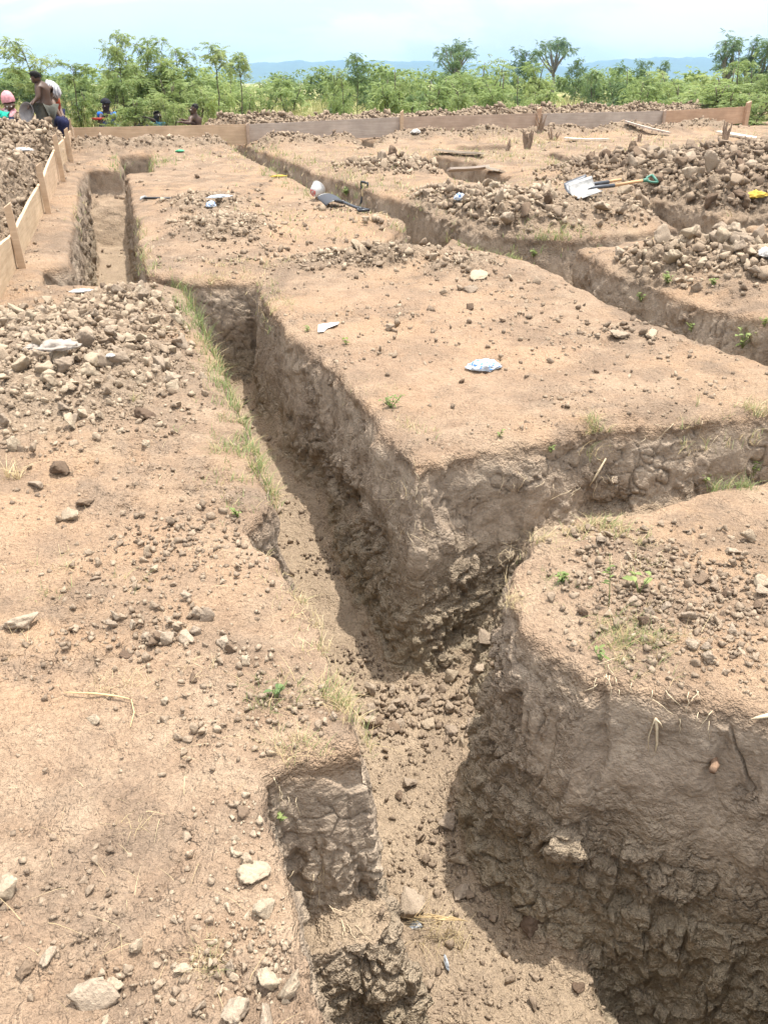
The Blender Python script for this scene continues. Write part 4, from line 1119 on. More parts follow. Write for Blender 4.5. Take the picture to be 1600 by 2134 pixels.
def shovel(label, socket_at, grip_at, shaft, mats, roll=0.0, grip=True, length=None):
    """origin at the blade neck, +X towards the grip; blade runs along -X"""
    d = grip_at-socket_at; L = length or d.length
    r_ = empty('shovel', (0, 0, 0), 0, label, 'shovel')
    bl = blade_mb(); bl.V = [(-x, y, z) for x, y, z in bl.V]; bl.build('blade', mats[0], r_, True)
    MB().tube([(-0.10, 0, .012), (-0.02, 0, .02), (0.06, 0, 0.012), (0.24, 0, 0)], [0.004, 0.016, 0.021, 0.021], 10).build('socket', mats[1], r_, True)
    MB().tube([(0.22, 0, 0), (L*.6, 0, 0.004), (L-0.10, 0, 0)], [0.0175, 0.0165, 0.016], 10).build('shaft', mats[2], r_, True)
    if grip:
        g = MB(); d_grip(g, L-0.13, 0.115, 0.12, 0.015); g.build('grip', mats[3], r_, True)
    r_.location = socket_at; r_.rotation_mode = 'QUATERNION'
    r_.rotation_quaternion = d.to_track_quat('X', 'Z') @ Quaternion((1, 0, 0), roll)
    return r_
fs = face_pt(1232, 404)[0]; ys = fs.y; print('shovel at', fs)
shovel('steel bladed shovel with green D handle resting on the far heap', at(1240, 393, ys-0.16), at(1366, 372, ys+0.12), None, (STEEL, DGREY, HANDLE, GREEN), 0.55)
shovel('second shovel with plain wooden shaft lying behind the green handled one', at(1230, 387, ys+0.04), at(1308, 371, ys+0.24), None, (DGREY, DGREY, HANDLE, GREEN), 0.4, False)
pb_ = P(700, 432); pg_ = P(758, 441)
sv = shovel('black shovel lying face down on the long bare block', Vector((pb_[0], pb_[1], ground_z(pb_[0], pb_[1])+0.10)), Vector((pg_[0]+.02, pg_[1]-.45, ground_z(pg_[0], pg_[1]-.45)+0.035)), None, (BLACK, BLACK, DGREY, BLACK), math.pi, True)
# shovel standing in the right hand trench: only its upper part shows
pt_ = P(741, 420, -0.2)
q0 = Vector((pt_[0], pt_[1], pt_[2]-0.45)); q1 = at(760, 378, pt_[1]+0.05)
shovel('black D handled shovel standing in the right hand trench', q0, q1, None, (BLACK, BLACK, BLACK, BLACK), 0.5)
# small pick hammer on the edge of the rear left trench
ph = P(302, 416)
hm = empty('hammer', (ph[0], ph[1], ground_z(ph[0], ph[1])+0.03), -0.12, 'dark handled hammer lying at the lip of the rear left trench', 'hammer')
MB().tube([(-.02, 0, 0), (.15, 0, .005), (.36, 0, 0)], [0.015, 0.013, 0.017], 8).build('handle', BLACK, hm, True)
MB().tube([(-.02, -.10, -.01), (-.02, -.05, .008), (-.02, .05, .008), (-.02, .09, 0)], [0.006, 0.018, 0.02, 0.02], 8).build('head', STEEL, hm, True)

# ---- litter
def film(name, col, rough=0.3, alpha_t=0.25):
    m, t, b = nt(name)
    tc = N(t, 'ShaderNodeTexCoord'); n = noise(t, 9, 4, 0.6, tc.outputs['Object'], 0.6)
    r = ramp(t, [(0.35, tuple(c*0.86 for c in col)), (0.65, col)]); t.links.new(n, r.inputs[0]); t.links.new(r.outputs[0], b.inputs['Base Color'])
    b.inputs['Roughness'].default_value = rough; b.inputs['Transmission Weight'].default_value = alpha_t; b.inputs['IOR'].default_value = 1.05
    bp = N(t, 'ShaderNodeBump'); bp.inputs['Strength'].default_value = 0.5; bp.inputs['Distance'].default_value = 0.01
    t.links.new(n, bp.inputs['Height']); t.links.new(bp.outputs[0], b.inputs['Normal'])
    return m
F_CLEAR = film('clear_film', (0.66, 0.70, 0.74), 0.3, 0.4)
F_WHITE = film('white_film', (0.60, 0.57, 0.53), 0.5, 0.15)
F_DIRTY = film('dusty_film', (0.44, 0.385, 0.33), 0.5, 0.2)
F_BLUE = plain('blue_print', (0.10, 0.26, 0.62), 0.4, 0.2, 30)
C_YEL = plain('yellow_cloth', (0.46, 0.31, 0.05), 0.8, 0.2, 25, 0.4)
C_GRN = plain('green_film', (0.08, 0.40, 0.20), 0.4, 0.2, 25, 0.2)
PAPER = plain('white_paper', (0.80, 0.80, 0.78), 0.7, 0.06, 25)
def crumple(name, u, v, size, mat, label, cat, rz=0.0, puff=0.35, dz=0.0, seed=1, blue=False, poly_=None):
    """a pillow of thin film, pinched at the ends and wrinkled"""
    p = P(u, v, dz); V_, F_ = ico(4)
    V_ = V_.copy(); sx, sy = size
    shape = np.abs(V_[:, 0])**3
    w = 1-0.35*shape
    wr = 0.22*fbm(V_[:, 0]*2.4+seed, V_[:, 1]*2.4, V_[:, 2]*2.4+seed, 3)+0.14*fbm(V_[:, 0]*3+seed, V_[:, 1]*3, V_[:, 2]*3, 2, .5, True)-0.1+0.05*np.abs(perlin(V_[:, 0]*6+seed, V_[:, 1]*6, seed))
    X = V_[:, 0]*sx/2*(1+0.5*wr); Y = V_[:, 1]*sy/2*w*(1+1.2*wr)
    Z = V_[:, 2]*puff*sy/2*(1-0.75*shape)*(1+2.2*wr)
    Z = np.where(Z < 0, Z*0.3, Z) + 0.3*puff*sy/2
    me_ = mesh_np(name, np.stack([X, Y, Z], 1), F_, mat)
    if blue:
        me_.materials.append(F_BLUE)
        cx = V_[F_].mean(1); idx = ((np.abs(perlin(cx[:, 0]*3.2+seed, cx[:, 1]*5, 0.5)) < 0.10) & (cx[:, 2] > 0.1) & (np.abs(cx[:, 0]) > 0.12)).astype(int)
        me_.polygons.foreach_set('material_index', idx.astype(np.int32))
    o = link(name, me_); l_ = face_pt(u, v)[0]
    o.location = (l_.x, l_.y, l_.z+0.004); o.rotation_euler = (0.05, -0.04, rz)
    return tag(o, label, cat)
crumple('water_sachet', 1008, 768, (0.215, 0.15), F_CLEAR, 'clear water sachet with blue print on the bare central block', 'plastic bag', 0.05, 0.45, 0, 2, True)
crumple('plastic_bag', 125, 728, (0.235, 0.12), F_DIRTY, 'dusty white plastic bag on the left heap of clods', 'plastic bag', 0.25, 0.55, 0, 5)
crumple('plastic_bag', 68, 728, (0.10, 0.07), F_DIRTY, 'small torn scrap of dusty bag left of the larger bag', 'plastic bag', 0.5, 0.5, 0, 9)
crumple('plastic_bag', 231, 744, (0.055, 0.04), F_WHITE, 'tiny white scrap of film right of the dusty bag', 'plastic bag', 0.3, 0.5, 0, 3)
crumple('plastic_bag', 170, 608, (0.18, 0.09), F_WHITE, 'flat white scrap at the far end of the left heap', 'plastic bag', 0.1, 0.2, 0, 4)
crumple('water_sachet', 440, 432, (0.13, 0.11), F_CLEAR, 'crumpled bluish water sachet in the low rear heap', 'plastic bag', 1.2, 0.8, 0, 6, True)
crumple('plastic_bag', 457, 412, (0.30, 0.10), F_CLEAR, 'long clear film scrap behind the bluish sachet', 'plastic bag', 0.3, 0.4, 0, 7)
crumple('water_sachet', 958, 417, (0.16, 0.12), F_CLEAR, 'blue printed sachet at the left foot of the far heap', 'plastic bag', 0.4, 0.8, 0, 8, True)
crumple('plastic_bag', 375, 316, (0.17, 0.10), C_GRN, 'bright green plastic scrap near the far end of the long block', 'plastic bag', 0.1, 0.4, 0, 11)
crumple('yellow_cloth', 580, 369, (0.26, 0.07), C_YEL, 'thin yellow cloth on the edge of the long block', 'cloth', 0.1, 0.5, 0, 12)
crumple('yellow_cloth', 1572, 412, (0.36, 0.13), C_YEL, 'bright yellow rag on the dark heap at the picture edge', 'cloth', 0.35, 0.7, 0, 13)
crumple('plastic_bag', 48, 316, (0.34, 0.16), F_WHITE, 'white scrap of plastic on the tall heap behind the side boards', 'plastic bag', -0.4, 0.4, 0, 14)
crumple('plastic_bag', 866, 278, (0.22, 0.14), F_WHITE, 'white scrap among clods at the foot of the rear boards', 'plastic bag', 0.2, 0.7, 0, 15)
crumple('plastic_bag', 1597, 535, (0.16, 0.12), F_WHITE, 'white scrap on the pale heap cut by the picture edge', 'plastic bag', 0.2, 0.8, 0, 16)
crumple('plastic_bag', 868, 1930, (0.055, 0.03), F_CLEAR, 'scrap of clear film under the straw on the trench floor', 'plastic bag', 0.2, 0.5, -1.1, 17)
crumple('plastic_bag', 930, 2012, (0.015, 0.05), F_CLEAR, 'sliver of shiny film under the ledge on the trench floor', 'plastic bag', 0.2, 0.8, -1.05, 18)
# folded paper strip, an angle shape
pp = P(685, 690)
b_ = MB(); zg = 0.012
pts = [P(663, 697), P(664, 683), P(674, 675), P(706, 674), P(705, 681), P(682, 685), P(675, 696)]
c0 = np.mean(pts, 0)
top = [(q[0]-c0[0], q[1]-c0[1], 0.016+0.010*math.sin(i*2.1)) for i, q in enumerate(pts)]; bot = [(x, y, z-0.004) for x, y, z in top]
n_ = len(top)
b_.add(top+bot, [tuple(range(n_)), tuple(range(n_, 2*n_))[::-1]] + [(i, (i+1) % n_, n_+(i+1) % n_, n_+i) for i in range(n_)])
o = b_.build('paper_strip', PAPER); o.location = (c0[0], c0[1], ground_z(c0[0], c0[1])+0.004); tag(o, 'white folded strip of paper at the edge of the central block', 'paper')
# translucent bowl lying on its side, with a red print
pk = P(654, 418); bm = bmesh.new()
prof = [(0.0, 0.0), (0.07, 0.0), (0.085, 0.02), (0.105, 0.09), (0.118, 0.16), (0.126, 0.165), (0.122, 0.168), (0.112, 0.16), (0.098, 0.09), (0.078, 0.028), (0.0, 0.01)]
Vb, Fb = [], []; nn = 28
for r_, z_ in prof:
    for j in range(nn): Vb.append((r_*math.cos(2*math.pi*j/nn), r_*math.sin(2*math.pi*j/nn), z_))
for i in range(len(prof)-1):
    for j in range(nn): Fb.append((i*nn+j, i*nn+(j+1) % nn, (i+1)*nn+(j+1) % nn, (i+1)*nn+j))
F_BOWL = film('bowl_plastic', (0.70, 0.69, 0.67), 0.4, 0.3); bowl_s = 0.86
bowl = MB().add(Vb, Fb).build('plastic_bowl', F_BOWL, None, True)
bowl.location = (pk[0], pk[1], ground_z(pk[0], pk[1])+0.09); bowl.rotation_euler = (R(-62), R(10), R(-30)); bowl.scale = (.74, .74, .74)
tag(bowl, 'translucent white plastic bowl with red print tipped on its side', 'bowl')
RED = plain('red_print', (0.62, 0.05, 0.05), 0.5, 0.15, 30)
pr_ = MB()
def on_base(x, y): return (x, y, -0.004)
pr_.tube([on_base(-.045, -.06), on_base(-.05, 0), on_base(-.01, .055), on_base(.02, .02), on_base(.045, -.05)], 0.006, 6, True)
pr_.tube([on_base(-.045, -.06), on_base(0, -.05), on_base(.045, -.05)], 0.005, 6, True)
pr_.tube([on_base(-.01, -.02), on_base(.005, .01), on_base(.02, -.02)], 0.005, 6, True)
pr_.build('red_mark', RED, bowl)

# ---- roots showing in the cut faces
ROOT = plain('pale_root', (0.52, 0.42, 0.28), 0.8, 0.2, 60, 0.3)
def root(px_pts, rads, label, name='root', out=0.012):
    pts = []
    for k, (u, v) in enumerate(px_pts):
        l, n = face_pt(u, v); pts.append(l + (eye-l).normalized()*out)
    mb = MB().tube(pts, rads, 6); return mb
dg = bpy.context.evaluated_depsgraph_get()
r1 = root([(1366, 1497), (1359, 1512), (1351, 1535), (1350, 1566)], [0.0035, 0.0022, 0.0018, 0.0008], '')
m2 = root([(1366, 1497), (1368, 1520), (1368, 1550), (1364, 1570)], [0.004, 0.0042, 0.0038, 0.0012], '')
r1.add(m2.V, m2.F); m3 = root([(1367, 1500), (1375, 1507), (1380, 1516)], [0.004, 0.002, 0.001], ''); r1.add(m3.V, m3.F)
tag(r1.build('root', ROOT, None, True), 'white forked root hanging from the near right cut face', 'root')
l_, n_v = face_pt(1490, 1582)
rt = MB().tube([l_ - Vector((0, -.03, 0)), l_+Vector((-.012, -.03, .003)), l_+Vector((-.028, -.05, .0))], [0.013, 0.0125, 0.011], 9)
tag(rt.build('root', plain('root_bark', (0.22, 0.14, 0.09), 0.9, 0.3, 60, 0.4), None, True), 'thick snapped root stub poking from the near right cut face', 'root')
tag(root([(1262, 955), (1245, 985), (1236, 1000), (1228, 1012)], [0.004, 0.006, 0.004, 0.002], '').build('root', ROOT, None, True), 'bent root on the smooth front of the central block', 'root')
tag(root([(1605, 1490), (1575, 1496), (1560, 1500)], [0.008, 0.004, 0.001], '').build('root', ROOT, None, True), 'tan root tuft at the right edge of the near cut face', 'root')
dg = bpy.context.evaluated_depsgraph_get()
fine = MB(); rr = random.Random(5)
spots = [(840, 1010, 30, 60, 14), (855, 1090, 30, 50, 8), (1060, 1150, 30, 50, 16), (1250, 1010, 60, 40, 7), (1420, 900, 80, 40, 6), (1290, 1410, 50, 50, 10), (1420, 1470, 80, 60, 10), (640, 1820, 40, 60, 7), (700, 1910, 60, 40, 7), (590, 1640, 30, 40, 5), (1100, 1000, 60, 40, 6)]
for u, v, su, sv_, n in spots:
    for k in range(n):
        u0 = u+rr.uniform(-su, su); v0 = v+rr.uniform(-sv_, sv_)*.6; L = rr.uniform(15, 55); a = rr.gauss(1.5, 0.8)
        pts = []
        for q in range(5):
            l, nn_ = face_pt(u0+math.cos(a)*L*q/4+rr.uniform(-3, 3), v0+math.sin(a)*L*q/4)
            pts.append(l+(eye-l).normalized()*(0.004+0.012*math.sin(q/4*3.14)))
        if max((pts[i]-pts[i+1]).length for i in range(4)) < 0.08: fine.tube(pts, [0.0014, 0.0013, 0.0011, 0.0009, 0.0006], 4, False)
tag(fine.build('rootlets', ROOT), 'hair thin rootlets hanging from the cut trench faces', 'roots', None, 'stuff')
print('things', time.time()-T0)
# ------------------------------------------------------------------ grass, weeds, bushes and trees
def leaf_mat(name, dark, mid, light, trans=0.35):
    m = bpy.data.materials.new(name); m.use_nodes = True; t = m.node_tree; b = t.nodes['Principled BSDF']
    a = N(t, 'ShaderNodeAttribute', attribute_name='tint').outputs['Fac']; o = N(t, 'ShaderNodeObjectInfo').outputs['Random']
    v = mathn(t, 'ADD', mathn(t, 'MULTIPLY', a, 0.75), mathn(t, 'MULTIPLY', o, 0.25))
    r = ramp(t, [(0.05, dark), (0.5, mid), (0.95, light)]); t.links.new(v, r.inputs[0])
    t.links.new(r.outputs[0], b.inputs['Base Color']); b.inputs['Roughness'].default_value = 0.55; b.inputs['Specular IOR Level'].default_value = 0.25
    tr = t.nodes.new('ShaderNodeBsdfTranslucent'); t.links.new(r.outputs[0], tr.inputs[0])
    mx = t.nodes.new('ShaderNodeMixShader'); mx.inputs[0].default_value = trans
    t.links.new(b.outputs[0], mx.inputs[1]); t.links.new(tr.outputs[0], mx.inputs[2]); t.links.new(mx.outputs[0], t.nodes['Material Output'].inputs[0])
    return m
LEAF = leaf_mat('leaf_green', (0.135, 0.195, 0.065), (0.24, 0.31, 0.105), (0.35, 0.405, 0.155), 0.45)
LEAF_D = leaf_mat('leaf_dark', (0.07, 0.12, 0.05), (0.12, 0.185, 0.07), (0.18, 0.25, 0.095), 0.4)
LEAF_Y = leaf_mat('leaf_yellowish', (0.11, 0.16, 0.035), (0.19, 0.25, 0.06), (0.29, 0.32, 0.09))
GRASS = leaf_mat('grass_blades', (0.13, 0.19, 0.06), (0.24, 0.29, 0.11), (0.38, 0.37, 0.19), 0.35)
STRAW = leaf_mat('dry_grass', (0.32, 0.23, 0.11), (0.48, 0.37, 0.20), (0.62, 0.51, 0.31), 0.25)
BARK = plain('thin_bark', (0.10, 0.085, 0.06), 0.9, 0.3, 30, 0.4)
BARK_G = plain('grey_bark', (0.16, 0.145, 0.125), 0.9, 0.25, 10, 0.4)

def blades(pos, h, w, tint, lean=0.55, seg=3, dirs=None):
    """curved strips of grass: arrays pos (n,3), h, w, tint (n)"""
    n = len(pos); a = RNG.uniform(0, 2*math.pi, n) if dirs is None else dirs
    l = lean*RNG.uniform(0.25, 1.5, n)
    d = np.stack([np.cos(a), np.sin(a), np.zeros(n)], 1); sd_v = np.stack([-np.sin(a+0.6), np.cos(a+0.6), np.zeros(n)], 1)
    rows = []
    for k in range(seg+1):
        f = k/seg
        c = pos + d*(h*l*f**1.7)[:, None] + np.array([0, 0, 1])*(h*f*(1-0.42*np.clip(l, 0, 1.6)*f))[:, None]
        ww = (w*(1-0.92*f**1.5)/2)[:, None]
        rows += [c-sd_v*ww, c+sd_v*ww]
    V = np.stack(rows, 1); m = 2*(seg+1)
    F = np.array([[2*k, 2*k+1, 2*k+3, 2*k+2] for k in range(seg)])
    return V.reshape(-1, 3), (F[None]+(np.arange(n)*m)[:, None, None]).reshape(-1, 4), np.repeat(tint, m)
def join(parts):
    Vs, Fs, Ts, b = [], [], [], 0
    for V, F, T in parts: Vs.append(V); Fs.append(F+b); Ts.append(T); b += len(V)
    return np.concatenate(Vs), np.concatenate(Fs), np.concatenate(Ts)
def tint_mesh(name, parts, mat):
    V, F, T = join(parts); me = mesh_np(name, V, F, mat); attr(me, 'tint', T); return me

# grass along the lips of the trenches and in tufts: pixel line, tufts per line, spread m, blade height m, width, tint range, dry share
LINES = [
 ([(388, 592), (400, 640), (432, 700)], 90, .06, .15, .0045, (0, .45), .12), ([(432, 700), (468, 780), (498, 860)], 150, .075, .085, .004, (.05, .6), .25),
 ([(498, 860), (528, 930), (545, 990)], 150, .075, .075, .004, (.1, .7), .3), ([(470, 900), (500, 980), (500, 1060)], 120, .08, .055, .0035, (.1, .7), .3),
 ([(400, 640), (450, 740)], 20, .06, .10, .004, (.2, .8), .4), ([(545, 1130), (600, 1210), (640, 1290)], 34, .035, .05, .003, (.5, 1), .8), ([(650, 1300), (690, 1380), (735, 1480)], 34, .05, .06, .003, (.4, 1), .7),
 ([(290, 450), (300, 520), (320, 575)], 50, .09, .10, .006, (.3, .9), .45), ([(400, 575), (530, 572)], 44, .06, .07, .004, (.5, 1), .75), ([(535, 580), (590, 640)], 30, .06, .08, .004, (.3, .9), .5),
 ([(700, 370), (760, 400), (800, 445)], 110, .13, .10, .008, (.0, .55), .12), ([(800, 470), (930, 490)], 40, .08, .08, .006, (.3, .9), .5), ([(930, 510), (1020, 520), (1110, 540)], 50, .06, .08, .006, (.2, .7), .3),
 ([(560, 350), (640, 400), (700, 420)], 90, .14, .10, .009, (.1, .6), .2), ([(840, 410), (1000, 470)], 40, .10, .08, .007, (.3, .9), .5), ([(1080, 488), (1230, 490)], 90, .10, .09, .007, (.1, .6), .25), ([(1380, 432), (1500, 470)], 60, .16, .12, .008, (.2, .7), .3),
 ([(500, 300), (640, 345)], 100, .18, .12, .012, (.2, .8), .35), ([(640, 350), (860, 400)], 80, .25, .11, .010, (.4, 1), .5), ([(870, 320), (1080, 330)], 90, .35, .12, .012, (.5, 1), .6), ([(1000, 300), (1400, 290)], 120, .5, .12, .014, (.5, 1), .7), ([(1300, 320), (1600, 320)], 110, .5, .12, .013, (.5, 1), .6),
 ([(1100, 345), (1300, 345)], 60, .3, .10, .010, (.4, 1), .5), ([(300, 325), (345, 345)], 40, .15, .12, .010, (.2, .6), .2), ([(250, 325), (260, 350)], 20, .12, .14, .010, (.1, .5), .1), ([(400, 330), (520, 320)], 60, .35, .08, .010, (.4, 1), .6), ([(150, 470), (170, 400)], 26, .10, .08, .007, (.3, .9), .4), ([(440, 545), (600, 560)], 50, .12, .07, .005, (.5, 1), .7), ([(720, 530), (880, 520)], 50, .12, .09, .006, (.3, .9), .5),
 ([(1180, 930), (1270, 890)], 24, .05, .075, .003, (.3, .9), .6), ([(1225, 870), (1265, 900)], 26, .03, .09, .003, (.2, .8), .5), ([(1430, 880), (1520, 880)], 36, .05, .07, .003, (.3, .9), .6), ([(1550, 850), (1600, 850)], 34, .06, .09, .0035, (.4, 1), .6), ([(1450, 1010), (1560, 1000)], 44, .035, .09, .003, (.1, .6), .2),
 ([(840, 870), (900, 900)], 24, .06, .06, .003, (.3, .9), .6), ([(740, 790), (840, 830)], 14, .06, .05, .0025, (.3, .9), .5), ([(560, 600), (580, 650)], 20, .05, .07, .004, (.3, .8), .4),
 ([(1100, 1120), (1240, 1080)], 40, .05, .07, .0028, (.4, 1), .7), ([(1250, 1080), (1320, 1110)], 40, .04, .075, .003, (.3, .9), .5), ([(1150, 1190), (1190, 1220)], 14, .03, .035, .0028, (.0, .4), .0), ([(1240, 1290), (1400, 1340)], 90, .05, .07, .0024, (.2, .7), .35), ([(1240, 1330), (1330, 1390)], 60, .035, .05, .002, (.3, .8), .5), ([(1080, 1170), (1070, 1260)], 34, .02, .06, .0018, (.7, 1), 1.0),
 ([(860, 960), (850, 1010)], 34, .03, .06, .0018, (.6, 1), 1.0), ([(1280, 1180), (1400, 1160)], 26, .08, .06, .0022, (.6, 1), .8),
 ([(650, 1440), (740, 1480)], 60, .045, .085, .0026, (.3, .8), .5), ([(590, 1560), (680, 1530)], 40, .035, .07, .0022, (.4, .9), .6), ([(520, 1460), (600, 1440)], 16, .04, .06, .0026, (.1, .6), .3),
 ([(70, 1235), (130, 1240)], 10, .03, .055, .003, (.4, .9), .4), ([(100, 1160), (150, 1180)], 8, .05, .05, .003, (.5, 1), .6), ([(250, 1210), (290, 1225)], 8, .04, .06, .003, (.4, .8), .4), ([(15, 1010), (60, 1005)], 9, .02, .10, .004, (.7, 1), 1.0), ([(285, 860), (310, 870)], 7, .02, .06, .003, (.4, .9), .5), ([(335, 700), (345, 700)], 6, .015, .05, .003, (.6, 1), .7),
 ([(410, 2000), (450, 1990)], 22, .02, .045, .0014, (.5, 1), .6), ([(240, 1420), (285, 1440)], 26, .05, .06, .0016, (.7, 1), 1.0), ([(360, 1385), (390, 1395)], 8, .04, .06, .002, (.7, 1), 1.0), ([(280, 1720), (310, 1700)], 8, .03, .05, .0016, (.7, 1), 1.0), ([(30, 1330), (90, 1370)], 12, .05, .05, .0015, (.7, 1), 1.0),
 ([(860, 1930), (960, 1915)], 26, .05, .09, .0022, (.6, 1), 1.0)]
gp, dp = [], []
for L, n, spr, hh, ww, tr_, dry in LINES:
    pts = np.array([P(u, v) for u, v in L]); 
    if L[0] == (860, 1930): pts = np.array([P(u, v, -1.1) for u, v in L])
    seg = RNG.uniform(0, len(pts)-1.001, n); i = seg.astype(int); f = (seg-i)[:, None]
    c = pts[i]*(1-f)+pts[i+1]*f + np.concatenate([RNG.normal(0, spr, (n, 2)), np.zeros((n, 1))], 1)
    per = 7
    c = np.repeat(c, per, 0) + np.concatenate([RNG.normal(0, spr*0.22, (n*per, 2)), np.zeros((n*per, 1))], 1)
    _, H_, s_, F_ = columns(c[:, 0], c[:, 1])
    dep_in = np.clip(-s_, 0, 1)
    c[:, 2] = np.where(s_ > -0.03, H_-0.012, H_-0.04-dep_in*1.6) if L[0] != (860, 1930) else F_
    ok = ((s_ > -0.07) | (L[0] == (860, 1930))) & (perlin(c[:, 0]*7, c[:, 1]*7, 2.0) + 0.6*perlin(c[:, 0]*17, c[:, 1]*17, 2.0) > -0.12); c = c[ok]; m = len(c)
    h_ = hh*RNG.uniform(0.35, 1.25, m); w_ = ww*RNG.uniform(0.6, 1.3, m); tn = RNG.uniform(tr_[0], tr_[1], m)
    isd = RNG.uniform(0, 1, m) < dry
    for sel, store, ln in ((~isd, gp, .7), (isd, dp, 1.0)):
        if sel.any(): store.append(blades(c[sel], h_[sel], w_[sel], tn[sel], ln))
# straws lying about
n = 900
b_ = RNG.uniform(math.asinh(0.9/CAM_H), math.asinh(9/CAM_H), n); s__ = CAM_H*np.cosh(b_); yy = CAM_H*np.sinh(b_); xx = RNG.uniform(-.48, .48, n)*s__
_, H_, s_, F_ = columns(xx, yy); kp = (s_ > 0.03) & (RNG.uniform(0, 1, n) < 0.35+0.8*perlin(xx*1.2, yy*1.2, 5))
c = np.stack([xx, yy, H_+0.004], 1)[kp]; m = len(c)
dp.append(blades(c, RNG.uniform(.015, .05, m), RNG.uniform(.0010, .0022, m), RNG.uniform(.4, 1, m), 2.6))
# short cover on the far part of the plot
n = 15000
yy = RNG.uniform(8.5, 20, n); xx = RNG.uniform(-.5, .52, n)*yy
_, H_, s_, F_ = columns(xx, yy); pn = perlin(xx*.5, yy*.7, 3.2)+.5*perlin(xx*1.7, yy*2, 1.2)
qq = (xx-CORNER[0])*E1[0]+(yy-CORNER[1])*E1[1]
hm_ = np.zeros(n); 
for k in HP: hm_ = np.maximum(hm_, heap_mask(xx, yy, k))
kp = (s_ > 0.02) & (pn > 0.02) & (qq < 0) & (hm_ < .4) & (xx > -1.5-0.15*yy+1.2)
c = np.stack([xx, yy, H_-0.01], 1)[kp]; m = len(c)
isd = RNG.uniform(0, 1, m) < .6
hh = RNG.uniform(.03, .10, m)
gp.append(blades(c[~isd], hh[~isd], RNG.uniform(.006, .014, (~isd).sum()), RNG.uniform(.4, 1, (~isd).sum()), .9, 2))
dp.append(blades(c[isd], hh[isd], RNG.uniform(.006, .014, isd.sum()), RNG.uniform(.3, 1, isd.sum()), 1.1, 2))
tag(link('grass', tint_mesh('grass', gp, GRASS)), 'green and yellowing grass tufts along the trench lips', 'grass', None, 'stuff')
tag(link('dry_grass', tint_mesh('dry_grass', dp, STRAW)), 'dry straw coloured grass and loose straws on the soil', 'dry grass', None, 'stuff')
# tall grass of the field beyond the plot
n = 26000
yy = 17.5+RNG.uniform(0, 1, n)**1.9*95; xx = RNG.uniform(-.56, .56, n)*yy
qq = (xx-CORNER[0])*E1[0]+(yy-CORNER[1])*E1[1]
kp = (qq > 2.6) | ((xx < -6.6) & (yy > 15.5)); kp &= RNG.uniform(0, 1, n) < 0.62+0.9*perlin(xx*.16, yy*.16, 9)
xx, yy = xx[kp], yy[kp]; m = len(xx); per = 4
c = np.repeat(np.stack([xx, yy, G(xx, yy)-.02], 1), per, 0)+np.concatenate([RNG.normal(0, .09, (m*per, 2)), np.zeros((m*per, 1))], 1)
sc_ = np.repeat(np.clip(yy/30, .8, 2.6), per)
tall = np.repeat(0.30+0.35*np.clip(perlin(xx*.2, yy*.2, 4)+.5, 0, 1), per)*RNG.uniform(.6, 1.2, m*per)
f_tn = np.clip(np.repeat(.5+.9*perlin(xx*.13, yy*.13, 7), per)+RNG.normal(0, .2, m*per), 0, 1)
FIELD = leaf_mat('field_grass', (0.15, 0.18, 0.05), (0.27, 0.265, 0.10), (0.40, 0.35, 0.18), .3)
tag(link('tall_grass', tint_mesh('tall_grass', [blades(c, tall, .016*sc_, f_tn, .5, 2)], FIELD)), 'tall yellow green grass of the field behind the boards', 'grass', None, 'stuff')
print('grass', time.time()-T0)

# ---- single weeds with a shape of their own
def broad_leaf(L, W, fold=0.25):
    V = [(0, 0, 0), (L*.3, W*.42, fold*W), (L*.65, W*.42, fold*W), (L, 0, -0.1*L), (L*.65, -W*.42, fold*W), (L*.3, -W*.42, fold*W), (L*.5, 0, 0)]
    return np.array(V), np.array([(0, 5, 6, 1), (1, 6, 3, 2), (6, 5, 4, 3)])
def weed(u, v, h, n_stem, n_leaf, lsz, label, mat=None, tint=(0.2, .8), lean=.5, seed=0, dz=0.0):
    l, _ = face_pt(u, v); r_ = np.random.default_rng(seed+u)
    root_ = empty('weed', l, 0, label, 'weed')
    mb = MB(); parts = []
    for k in range(n_stem):
        a = r_.uniform(0, 6.28); ln = r_.uniform(.2, 1)*lean; H = h*r_.uniform(.6, 1.05)
        pts = [Vector((math.cos(a)*ln*H*f**1.4, math.sin(a)*ln*H*f**1.4, -0.01+H*f)) for f in (0, .33, .66, 1)]
        mb.tube(pts, [0.0022, .0018, .0014, .0008], 5)
        for q in range(n_leaf):
            f = r_.uniform(.25, 1); i_ = min(int(f*3), 2); p = pts[i_].lerp(pts[i_+1], f*3-i_)
            V, F = broad_leaf(lsz*r_.uniform(.6, 1.2), lsz*.55*r_.uniform(.7, 1.2))
            M_ = Euler((r_.uniform(-.5, .5), r_.uniform(-.7, .3), r_.uniform(0, 6.28))).to_matrix()
            V = V @ np.array(M_).T + np.array(p)
            parts.append((V, F, np.full(len(V), r_.uniform(*tint))))
    mb.build('stem', STEMM, root_, True)
    link('foliage', tint_mesh('foliage', parts, mat or LEAF), root_)
    return root_
STEMM = plain('weed_stem', (0.16, 0.19, 0.07), 0.6, 0.2, 30)
weed(1268, 1265, .30, 1, 7, .028, 'tall single green stem standing on the near right block', LEAF, (.2, .6), .12, 1)
weed(1330, 1235, .10, 3, 2, .04, 'narrow long leaved green shoot beside the tall stem', LEAF, (.6, 1), .5, 2)
weed(1170, 1210, .05, 7, 6, .02, 'low feathery weed on the rounded shoulder of the near right block', LEAF, (.3, .8), .9, 3)
weed(1250, 1375, .05, 3, 4, .022, 'tiny clover like weed at the lip of the near right block', LEAF, (.3, .8), .7, 4)
weed(495, 1075, .06, 5, 5, .02, 'bright leafy weed beside the bite in the left bank', LEAF, (.6, 1), .6, 5)
